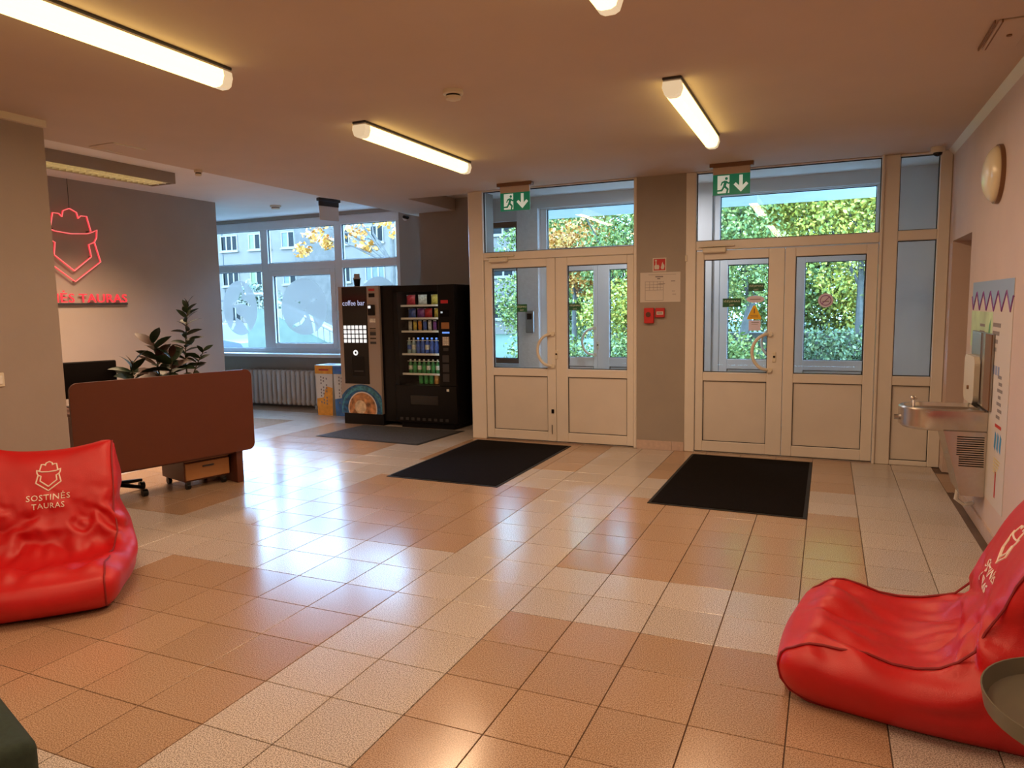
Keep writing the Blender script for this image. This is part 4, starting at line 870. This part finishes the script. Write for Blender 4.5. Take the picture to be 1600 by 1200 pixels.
for k in range(5): pb(0.34, 0.52-0.02*k, 0.29-k*0.02, 0.296-k*0.02, 'snack_yellow')
# stainless bottle filler panel
bf = thing('bottle_filler', 'stainless panel niche standing above the drinking fountain', 'water dispenser', (XR-0.0045, 2.46, 0.806))
MB().box(-0.012, 0, -0.34, 0.36, 0.0, 0.485, 0.003).build('back_plate', 'steel_dark', bf)
MB().frame(0, 0, 0, 0, 0, 0, 0) if False else None
for y0, y1, m_ in ((-0.335, -0.15, 'bronze'), (-0.15, -0.08, 'steel'), (0.0, 0.30, 'steel')): MB().box(-0.018, -0.011, y0, y1, 0.005, 0.48).build('splash_strip', m_, bf)
MB().prism(rrect(-0.02, 0.36, 0.0, 0.32, 0.06), lambda a, b, c_: Vector((-c_, a, b)), 0.018, 0.05).build('dispenser_door', 'cream', bf)
MB().cyl((-0.055, 0.16, 0.10), 0.014, 0.012, 'X', 12).build('push_button', 'brass', bf, True)
# drinking fountain
df = thing('drinking_fountain', 'wall-hung stainless drinking fountain with louvred side', 'drinking fountain', (XR, 2.40, 0))
def outline(x0, y0, y1, n=14):      # plan: flat at the wall, round nose
    r = (y1-y0)/2; pts = [(-0.005, y1), (-0.005, y0)]
    for k in range(n+1):
        a = PI/2 + PI*k/n; pts.append((x0+r + r*math.cos(a)*1.0, (y0+y1)/2 - r*math.sin(a)))
    return pts
def loft(name, rings, m, parent, cap0=True, cap1=True):
    b = MB(); rr = [[b.b.verts.new(p) for p in ring] for ring in rings]; n = len(rr[0])
    for a, c_ in zip(rr, rr[1:]):
        for k in range(n): b.b.faces.new((a[k], a[(k+1) % n], c_[(k+1) % n], c_[k]))
    if cap0: b.b.faces.new(rr[0][::-1])
    if cap1: b.b.faces.new(rr[-1])
    bmesh.ops.recalc_face_normals(b.b, faces=b.b.faces[:]); return b.build(name, m, parent, True)
def ring(x0, y0, y1, z): return [Vector((a, b, z)) for a, b in outline(x0, y0, y1)]
o_out = (-0.495, -0.20, 0.20); o_in = (-0.465, -0.17, 0.17); o_bot = (-0.40, -0.12, 0.12)
def inner(o, z, back=-0.05): return [Vector((min(p.x, back), p.y, z)) for p in ring(*o, z)]
loft('basin', [ring(-0.47, -0.185, 0.185, 0.655), ring(*o_out, 0.675), ring(*o_out, 0.79), ring(-0.485, -0.19, 0.19, 0.80), inner(o_in, 0.80), inner((-0.455, -0.16, 0.16), 0.775), inner(o_bot, 0.755, -0.10)], 'steel', df)
bd = MB(); bd.prism([(-0.004, 0.24), (-0.135, 0.24), (-0.245, 0.66), (-0.004, 0.66)], lambda a, b, c_: Vector((a, c_, b)), -0.20, 0.20); bdo = bd.build('cabinet', 'steel', df)
lvm = MB().prism([(-0.18, 0), (-0.03, 0), (-0.03, 0.006), (-0.18, 0.006)], lambda a, b, c_: Vector((a, c_, b)), -0.204, -0.199).mesh('louvre', 'black')
for k in range(14):
    o = link('louvre', lvm, df); o.location = (0.012-0.0, 0, 0.435+k*0.0145)
    if k < 5: o.scale = (0.92, 1, 1)
MB().tube([(-0.41, -0.06, 0.76), (-0.41, -0.06, 0.845), (-0.395, -0.055, 0.855)], 0.012, 10).build('bubbler', 'steel', df, True); MB().sphere((-0.415, -0.06, 0.852), 0.017).build('bubbler_guard', 'steel', df, True)
MB().cyl((-0.505, -0.02, 0.715), 0.018, 0.03, 'X', 16).build('push_knob', 'steel_dark', df, True); MB().lathe([(0, 0.757), (0.03, 0.757), (0.03, 0.760), (0, 0.760)], (-0.22, 0, 0)).build('drain', 'dark_metal', df, True)
MB().tube([(-0.10, 0.10, 0.25), (-0.11, 0.12, 0.14), (-0.06, 0.13, 0.10), (-0.004, 0.13, 0.12)], 0.014, 8).build('waste_pipe', 'white', df, True)

# ================================================================== BEAN BAGS
def chaikin(p, n):
    for _ in range(n):
        q = []
        for i in range(len(p)):
            a, b = Vector(p[i]), Vector(p[(i+1) % len(p)]); q += [a*0.75+b*0.25, a*0.25+b*0.75]
        p = q
    return p
def bag_body():
    prof = [(0.48, 0.22), (0.42, 0.285), (0.29, 0.245), (0.10, 0.235), (-0.06, 0.25), (-0.14, 0.36), (-0.205, 0.56), (-0.28, 0.73), (-0.36, 0.855), (-0.415, 0.87), (-0.455, 0.82), (-0.50, 0.62), (-0.535, 0.38), (-0.55, 0.16), (-0.52, 0.0), (-0.2, -0.012), (0.2, -0.012), (0.47, 0.0), (0.535, 0.10), (0.525, 0.21)]
    P = chaikin([Vector(p) for p in prof], 2); n = len(P); W = 0.40
    N = []
    for i in range(n):
        t = P[(i+1) % n]-P[i-1]; t.normalize(); N.append(Vector((-t.y, t.x)))     # inward for ccw
    area = sum(P[i].x*P[(i+1) % n].y-P[(i+1) % n].x*P[i].y for i in range(n))
    if area < 0: N = [-v for v in N]
    b = bmesh.new(); rows = []
    K = 20; r = 0.075
    for k in range(-K, K+1):
        w_ = W*math.sin(PI/2*k/K); d = max(0, abs(w_)-(W-r))/r; ins = r*(1-math.sqrt(max(0, 1-d*d)))
        row = []
        for i in range(n):
            lim = 0.045 if P[i].y > 0.6 else 0.075
            q = P[i]+N[i]*min(ins, lim); row.append(b.verts.new((q.x, w_, q.y)))
        rows.append(row)
    for a, c_ in zip(rows, rows[1:]):
        for i in range(n): b.faces.new((a[i], a[(i+1) % n], c_[(i+1) % n], c_[i]))
    b.faces.new(rows[0]); b.faces.new(rows[-1][::-1]); bmesh.ops.recalc_face_normals(b, faces=b.faces[:])
    me = bpy.data.meshes.new('t'); b.to_mesh(me); b.free(); ob = link('t', me)
    md = ob.modifiers.new('r', 'REMESH'); md.mode = 'VOXEL'; md.voxel_size = 0.016
    ms = ob.modifiers.new('s', 'SMOOTH'); ms.iterations = 10; ms.factor = 0.5
    dg = bpy.context.evaluated_depsgraph_get(); out = bpy.data.meshes.new_from_object(ob.evaluated_get(dg)); bpy.data.objects.remove(ob)
    nrm = [v.normal.copy() for v in out.vertices]
    sg = lambda x, a, c_: 1/(1+math.exp(-(x-a)/c_))
    for v, nn in zip(out.vertices, nrm):
        s_, w_, z = v.co
        bul = 0.085*math.exp(-((s_-0.02)/0.45)**2-((z-0.17)/0.16)**2)
        v.co.y += bul*(w_/W)**3
        v.co.x += 0.035*(1-(w_/W)**2)*math.exp(-((z-0.12)/0.15)**2)*(1 if s_ > 0.2 else 0)*(s_-0.2)/0.3
        tz = max(0, (z-0.55)/0.32); v.co.z -= 0.06*tz*tz*(1-min(1, abs(w_)/W)**2.2)
        v.co.y *= 1-0.13*min(1, tz*1.3)+0.05*tz*tz - 0.08*math.exp(-((z-0.46)/0.12)**2)
        # seat hollow
        if nn.z > 0.2 and -0.1 < s_ < 0.42 and z > 0.18: v.co.z -= 0.045*math.exp(-((s_-0.12)/0.16)**2)*max(0, 1-(w_/0.34)**2)
        # folds
        crease = math.exp(-((s_+0.09)/0.16)**2-((z-0.31)/0.15)**2); lip = math.exp(-((s_-0.30)/0.16)**2-((z-0.30)/0.09)**2)
        a = noise.noise(Vector((s_*3.0+z*6, w_*9.0, z*3.0)))+0.5*noise.noise(Vector((s_*5+9, w_*18, z*16)))
        f1 = math.sin(40*z + 5*w_*w_*6 + 3*a)
        f2 = noise.noise(Vector((w_*11+3*s_, s_*4, 2.0)))
        low = noise.noise(Vector((s_*4, w_*4, z*5)))
        top = math.exp(-((z-0.45)/0.14)**2)*(1 if nn.x > 0.1 else 0.2)
        k_ = 0.020*crease*f1 + 0.065*lip*f2 + 0.014*low*sg(z, 0.03, 0.01) + 0.010*top*math.sin(30*z+22*w_+4*a)*0.7
        v.co += nn*k_
        if v.co.z < 0: v.co.z = 0
    out.materials.clear(); out.materials.append(MT['leather'])
    for p in out.polygons: p.use_smooth = True
    return out, P, W
BAG, BP, BW = bag_body()
BAG.name = 'bean_bag_cover'
bvh = BVHTree.FromPolygons([v.co.copy() for v in BAG.vertices], [tuple(p.vertices) for p in BAG.polygons])
def seam_mesh(sgn):
    pts = []
    for i in range(0, len(BP), 2):
        q = bvh.find_nearest(Vector((BP[i].x, sgn*BW*0.93, BP[i].y)))
        pts.append(q[0]+q[1]*0.004)
    return MB().tube(pts, 0.0052, 6, True).mesh('seam', 'seam', True)
def wrap(me, up_off):
    """project a flat print (x across, y up) on the front of the backrest"""
    for v in me.vertices:
        hit = bvh.ray_cast(Vector((0.6, v.co.x, v.co.y)), Vector((-1, 0, 0)))
        if hit[0] is None: hit = (Vector((-0.2, v.co.x, v.co.y)), Vector((1, 0, 0)))
        v.co = hit[0]+Vector((0.0015+up_off+v.co.z, 0, 0.0))
    return me
def print_text(txt, size, z, width):
    me = text_mesh(txt, size, 0.0008, 'CENTER', 1.08, 2)
    xs = [v.co.x for v in me.vertices]; k = width/(max(xs)-min(xs))
    b = bmesh.new(); b.from_mesh(me); bmesh.ops.triangulate(b, faces=b.faces[:])
    bmesh.ops.subdivide_edges(b, edges=[e for e in b.edges if e.calc_length() > 0.02], cuts=1); b.to_mesh(me); b.free()
    for v in me.vertices: v.co = Vector((v.co.x*k, v.co.y+z, v.co.z))
    wrap(me, 0.001); me.materials.clear(); me.materials.append(MT['print']); return me
def print_emblem(zc, sc):
    b = MB()
    for part in (CR, BR, OUT):
        for line in both(part):
            pts = []
            for (a0, b0), (a1, b1) in zip(line, line[1:]):
                n = max(2, int(math.hypot(a1-a0, b1-b0)/0.05))
                for k in range(n): pts.append((a0+(a1-a0)*k/n, b0+(b1-b0)*k/n))
            pts.append(line[-1]); P3 = []
            for a, z in pts:
                y_ = a*sc; z_ = zc+(z-2.24)*sc; h = bvh.ray_cast(Vector((0.6, y_, z_)), Vector((-1, 0, 0)))
                P3.append((h[0] if h[0] else Vector((-0.2, y_, z_)))+Vector((0.0015, 0, 0)))
            b.tube(P3, 0.0042, 6)
    return b.mesh('emblem_print', 'print')
EMB = print_emblem(0.66, 0.215); TX1 = print_text('SOSTINĖS', 0.048, 0.525, 0.235); TX2 = print_text('TAURAS', 0.048, 0.475, 0.175)
SM1, SM2 = seam_mesh(-1), seam_mesh(1)
def bean_bag(loc, rz, label, sc=1.0):
    t = thing('bean_bag', label, 'bean bag', loc, rz, group='red bean bag chairs')
    for n_, me in (('cover', BAG), ('seam', SM1), ('seam', SM2), ('emblem_print', EMB), ('lettering', TX1), ('lettering', TX2)):
        o = link(n_, me, t)
    t.scale = (sc, sc, sc); return t
bean_bag((-2.46, -0.69, 0), math.radians(-44), 'red bean bag chair on the left by the wall pier', 0.9)
bean_bag((1.815, -0.05, 0), math.radians(173), 'red bean bag chair on the right against the right wall', 0.93)

# ---- foreground pouf and table
pf = thing('pouf', 'dark green fabric pouf at the lower left corner', 'pouf', (-0.73, -2.19, 0), math.radians(-18))
MB().box(-0.24, 0.24, -0.24, 0.24, 0.02, 0.42, 0.035, 4).build('upholstery', 'green_fabric', pf, True)
MB().box(-0.20, 0.20, -0.20, 0.20, 0.0, 0.022).build('base', 'black', pf)
tb = thing('tray_table', 'round grey green tray table at the lower right corner', 'table', (2.075, -1.06, 0))
MB().lathe([(0, 0.462), (0.225, 0.462), (0.255, 0.475), (0.268, 0.515), (0.272, 0.515), (0.264, 0.468), (0.235, 0.448), (0, 0.448)], n=48).build('tray_top', 'table', tb, True)
MB().lathe([(0.0, 0.012), (0.16, 0.012), (0.155, 0.022), (0.05, 0.03), (0.038, 0.06), (0.038, 0.42), (0.075, 0.449), (0, 0.449)], n=32).build('pedestal', 'table', tb, True); MB().cyl((0, 0, 0.007), 0.165, 0.014, 'Z', 40).build('foot', 'table', tb, True)

# ================================================================== OUTSIDE
g = MB(); g.box(-70, 30, YO+0.22, 70, -0.5, -0.30)
tag(g.build('ground', 'grass'), 'lawn outside the entrance', 'ground', kind='structure')
g = MB(); g.box(-3.4, 3.0, YO+0.2, 9.0, -0.3, -0.02)
tag(g.build('entrance_step', 'paving'), 'paved landing outside the outer doors', 'pavement', kind='structure')
g = MB(); g.box(-16, -3.4, YO+0.2, 9.0, -0.31, -0.28)  # added as a reflector, lifting daylight onto the bay ceiling
tag(g.build('pavement', 'paving'), 'pale paved strip added outside the big window to bounce daylight', 'pavement', kind='structure')
g = MB(); g.box(-30, 12, 9.0, 10.6, -0.31, -0.27)
tag(g.build('pavement', 'asphalt'), 'asphalt footpath outside', 'pavement', kind='structure')
tag(MB().box(-3.6, 3.2, YO+0.21, 8.6, 2.98, 3.22).build('canopy', 'canopy'), 'white entrance canopy slab outside above the doors', 'canopy', kind='structure')
# flats
YB = 40.0; K = (YB+3.145)/(26+3.145)
def bx_(x): return 1.413+(x-1.413)*K
def bz_(z): return 1.513+(z-1.513)*K
bl = thing('apartment_building', 'grey panel apartment block beyond the big window', 'building', (0, YB, 0))
XL, XRb = bx_(-33), bx_(-10.0)
MB().box(XL, XRb, 0.0, 9.0, -1.0, 9.2).build('wall', 'concrete', bl)
MB().box(bx_(-23.05), bx_(-20.6), -0.18, 0.02, -1.0, 9.2).build('stair_bay', 'concrete_b', bl)
for z in (bz_(5.75), bz_(3.9), bz_(2.05)): MB().box(XL, XRb, -0.02, 0.02, z-0.03, z+0.03).build('panel_joint', 'joint', bl)
for x in (-27.9, -25.2, -23.1, -20.5, -17.3, -14.5): MB().box(bx_(x)-0.03, bx_(x)+0.03, -0.02, 0.02, -1, 9.2).build('panel_joint', 'joint', bl)
MB().tube([(bx_(-23.0), -0.12, -1), (bx_(-23.0), -0.12, 9.2)], 0.06).build('downpipe', 'joint', bl)
def fwin(x0, x1, z0, z1, npan, m='pane_dark', curtain=None):
    x0, x1, z0, z1 = bx_(x0), bx_(x1), bz_(z0), bz_(z1)
    f_ = MB().frame(x0, x1, z0, z1, 0.08, -0.06, 0.05, 0).build('window', 'far_frame', bl)
    MB().box(x0-0.08, x1+0.08, -0.14, 0.0, z0-0.10, z0).build('window_ledge', 'far_frame', bl)
    wv = (x1-x0)/npan
    for k in range(npan):
        MB().box(x0+k*wv+0.05, x0+(k+1)*wv-0.05, -0.02, 0.0, z0+0.07, z1-0.07).build('pane', curtain if curtain and k == 0 else m, f_)
        if k: MB().box(x0+k*wv-0.06, x0+k*wv+0.06, -0.05, 0.0, z0, z1).build('sash_bar', 'far_frame', f_)
for (x0, x1, n_, cu) in ((-30.6, -29.2, 3, None), (-28.0, -26.85, 3, None), (-26.1, -25.3, 2, 'curtain_g'), (-25.0, -24.65, 1, None), (-23.95, -23.1, 2, 'curtain'), (-20.4, -19.8, 2, 'curtain'), (-18.95, -17.85, 3, 'curtain'), (-16.3, -15.3, 2, None), (-14.0, -13.0, 2, 'curtain'), (-12.2, -11.2, 2, None)):
    for lv_, (z0, z1) in enumerate(((0.95, 1.75), (2.80, 3.55), (4.62, 5.43))):
        fwin(x0, x1, z0, z1, n_, 'curtain' if (lv_ == 1 and x0 == -18.95) else 'pane_dark', cu if lv_ != 0 else None)
for z0, z1 in ((5.03, 5.46), (4.12, 4.62), (2.45, 3.40), (5.9, 6.4)): fwin(-22.45, -21.35, z0, z1, 1)
b2 = thing('entrance_block', 'small stone-faced block in front of the flats', 'building', (bx_(-20.6)*0.62, 26.0, 0))
MB().box(-1.2, 1.2, 0, 3, -0.4, 2.0).build('wall', 'concrete_b', b2); MB().box(-1.4, 1.4, -0.3, 3.2, 2.0, 2.15).build('roof', 'concrete', b2)
# ramp with railing outside the window
rp = thing('access_ramp', 'pale green access ramp with railing outside the window', 'ramp', (-11.6, 12.0, 0))
MB().prism([(-1.5, -0.3), (1.9, -0.3), (1.9, 0.35), (-0.9, 1.55), (-1.5, 1.55)], lambda a, b, c_: Vector((a, c_, b)), 0, 1.4).build('slab', mat('ramp_green', (0.07, 0.08, 0.05), 0.7, var=0.2, scale=3), rp)
MB().tube([(-1.5, -0.02, 1.95), (-0.9, -0.02, 1.95), (1.9, -0.02, 0.72)], 0.045).build('handrail', 'far_frame', rp)
for k in range(18):
    x = -1.4+k*0.19; zb = 1.55 if x < -0.9 else 1.55-(x+0.9)*1.2/2.8
    MB().tube([(x, -0.02, zb), (x, -0.02, zb+0.40)], 0.016, 6).build('baluster', 'far_frame', rp)
# parked car
cr = thing('parked_car', 'dark parked car at the lower left of the big window', 'car', (-16.3, 14.0, -0.3))
P_ = [(-1.9, 0.25), (1.9, 0.25), (1.95, 0.6), (1.75, 0.85), (1.0, 0.95), (0.5, 1.4), (-1.0, 1.42), (-1.6, 0.98), (-1.95, 0.9)]
MB().prism(P_, lambda a, b, c_: Vector((a, c_, b)), -0.8, 0.8).build('body', mat('car_paint', (0.012, 0.016, 0.03), 0.25), cr)
MB().prism([(0.85, 0.97), (0.42, 1.34), (-0.95, 1.36), (-1.4, 1.0)], lambda a, b, c_: Vector((a, c_, b)), -0.81, 0.81).build('side_glass', 'pane_dark', cr)
for a in (-1.2, 1.2):
    for b in (-0.75, 0.75): MB().cyl((a, b, 0.3), 0.3, 0.2, 'Y', 18).build('wheel', 'rubber', cr, True)

def crown(pts, n, size, m, parent):
    """pts: list of (cx,cy,cz,rx,ry,rz) blobs; n leaf cards per blob"""
    V = []
    for (cx, cy, cz, rx, ry, rz) in pts:
        u = RNG.uniform(-1, 1, n); a = RNG.uniform(0, 2*PI, n); r = RNG.random(n)**0.42; q = np.sqrt(1-u*u)
        # clumps make the outline uneven
        lump = 1+0.22*np.sin(5*a+cx*3)*np.cos(4*u+cz)
        p = np.stack([cx+rx*r*q*np.cos(a)*lump, cy+ry*r*q*np.sin(a), cz+rz*r*u*lump], 1)
        d = RNG.normal(size=(n, 3)); d /= np.linalg.norm(d, axis=1)[:, None]
        e = np.cross(d, RNG.normal(size=(n, 3))); e /= np.linalg.norm(e, axis=1)[:, None]
        sz = (size*RNG.uniform(0.6, 1.3, n))[:, None]
        V.append(np.stack([p-d*sz, p+e*sz*0.6, p+d*sz, p-e*sz*0.6], 1).reshape(-1, 3))
    V = np.concatenate(V); vs_ = V.tolist(); fs = np.arange(len(V)).reshape(-1, 4).tolist()
    me = bpy.data.meshes.new('crown'); me.from_pydata(vs_, [], fs); me.materials.append(MT[m]); o = link('crown', me, parent); o['kind'] = 'stuff'; return o
def tree(x, y, trunk_h, blobs, n, size, m, label, name='tree', tr=0.10, lean=0.0):
    t = thing(name, label, 'tree' if name == 'tree' else 'bush', (x, y, -0.3), group='trees and bushes outside')
    MB().tube([(0, 0, 0), (lean*0.4, 0, trunk_h*0.5), (lean, 0.05, trunk_h)], tr, 8, taper=tr*0.5).build('trunk', 'bark', t, True)
    for k in range(min(5, len(blobs)*2)):
        b = blobs[k % len(blobs)]; MB().tube([(lean*0.8, 0.03, trunk_h*0.8), (b[0]*0.5+lean*.5, b[1]*0.5, (trunk_h+b[2])/2), (b[0]*0.9+random.uniform(-.5, .5), b[1], b[2]+0.2)], tr*0.4, 6, taper=0.01).build('branch', 'bark', t, True)
    crown(blobs, n, size, m, t); return t
tree(2.0, 13.0, 2.6, [(0, 0, 3.6, 2.2, 1.2, 1.5), (1.6, 0.3, 2.6, 1.5, 1.0, 1.1), (-1.4, 0.2, 4.4, 1.6, 1.0, 1.3), (1.0, 0, 5.0, 2.0, 1.2, 1.3)], 9500, 0.046, 'lf_yg', 'yellow-green tree straight behind the right entrance')
tree(5.0, 14.0, 2.6, [(0, 0, 3.6, 2.2, 1.2, 1.6), (-1.5, 0.3, 2.4, 1.6, 1.0, 1.1), (-1.6, 0, 5.2, 2.2, 1.2, 1.4)], 8000, 0.048, 'lf_yg', 'yellow-green tree at the right edge of the entrance view')
tree(-0.3, 12.0, 2.0, [(0, 0, 2.8, 1.0, 0.8, 1.1), (-0.2, 0.2, 4.2, 1.2, 0.8, 0.9)], 6000, 0.042, 'lf_g', 'fresh green tree behind the stickered door glass', lean=0.35, tr=0.14)
tree(-5.4, 17.0, 2.4, [(0, 0, 3.4, 1.3, 0.9, 0.9), (0.6, 0.2, 2.6, 0.9, 0.7, 0.6)], 2600, 0.07, 'lf_or', 'orange autumn maple seen through the left entrance')
tree(-3.4, 15.0, 2.2, [(0, 0, 3.0, 1.4, 1.0, 1.0), (0.8, 0, 4.6, 1.8, 1.0, 1.2), (-1.4, 0, 4.9, 1.6, 1.0, 1.0)], 5500, 0.048, 'lf_g', 'green tree seen through the left transom')
tree(-1.6, 14.0, 1.6, [(0, 0, 2.2, 1.3, 0.9, 0.9), (-1.5, 0, 1.6, 1.2, 0.8, 0.8), (0.4, 0, 4.4, 1.5, 1, 1.2)], 6000, 0.045, 'lf_yg', 'low yellow-green tree behind the left entrance')
for k, (x, y, rx, rz, m_, lb) in enumerate(((1.4, 11.2, 1.0, 0.55, 'lf_dk', 'dark green bush low behind the rightmost door'), (3.0, 11.5, 1.2, 0.75, 'lf_dk', 'dark green bush at the far right of the door view'), (-0.4, 11.4, 0.8, 0.5, 'lf_g', 'green bush low behind the stickered door'), (-2.2, 11.0, 0.9, 0.5, 'lf_g', 'bright green bush behind the left entrance right leaf'), (-4.2, 11.6, 1.0, 0.5, 'lf_g', 'bright green bush behind the left entrance left leaf'))):
    tree(x, y, 0.5, [(0, 0, 0.45+rz*0.6, rx, 0.6, rz), (rx*0.4, 0, 0.4, rx*0.7, 0.5, 0.4)], 3000, 0.040, m_, lb, 'bush', tr=0.03)
tree(-23.5, 20.0, 4.5, [(0, 0, 1.6, 1.1, 0.8, 0.9), (0.1, 0, 3.2, 0.7, 0.6, 1.0), (0.1, 0, 4.6, 0.5, 0.4, 0.9)], 600, 0.09, 'lf_pale', 'thin pale conifer in front of the flats', tr=0.07)
tree(-18.0, 18.5, 2.2, [(0, 0, 1.8, 1.2, 0.8, 0.7), (-1.0, 0, 2.4, 0.8, 0.6, 0.5)], 700, 0.08, 'lf_pale', 'bare pale bush between window stickers')
tree(-8.4, 12.0, 3.6, [(-1.5, 0, 4.0, 0.55, 0.5, 0.22), (-1.0, 0, 3.7, 0.35, 0.3, 0.25), (-0.75, 0.1, 3.35, 0.28, 0.3, 0.2), (-2.3, 0, 3.75, 0.3, 0.3, 0.3), (-2.7, 0, 3.35, 0.2, 0.3, 0.22), (-1.9, 0, 3.5, 0.2, 0.2, 0.18), (-0.4, 0, 4.1, 0.45, 0.5, 0.3), (0.3, 0, 3.8, 0.4, 0.5, 0.4)], 75, 0.075, 'lf_or', 'golden leaves at the upper right of the big window')
tree(-9.0, 11.5, 0.4, [(0, 0, 0.7, 0.8, 0.5, 0.45)], 700, 0.06, 'lf_g', 'green shrub at the lower right of the big window', 'bush', tr=0.03)
for k, (x, y, m_, lb) in enumerate(((-7.5, 21, 'lf_g', 'tall far green tree left of the orange maple'), (-3.2, 22, 'lf_yg', 'tall far tree between the entrances'), (0.6, 21, 'lf_g', 'tall far green tree behind the stickered door'), (3.6, 20, 'lf_yg', 'tall far yellow-green tree behind the rightmost door'), (7.0, 21, 'lf_yg', 'tall far tree at the right end of the tree row'))):
    tree(x, y, 3.0, [(0, 0, 1.9, 2.3, 1.0, 1.5), (0.5, 0.3, 4.2, 2.6, 1.2, 1.7), (-0.6, 0.2, 6.4, 2.4, 1.2, 1.6)], 14000, 0.062, m_, lb)
tag(MB().box(-4.0, 8.0, 16.5, 17.0, -0.4, 0.72).build('garden_wall', 'concrete_b'), 'low grey wall behind the bushes outside', 'wall', kind='structure')
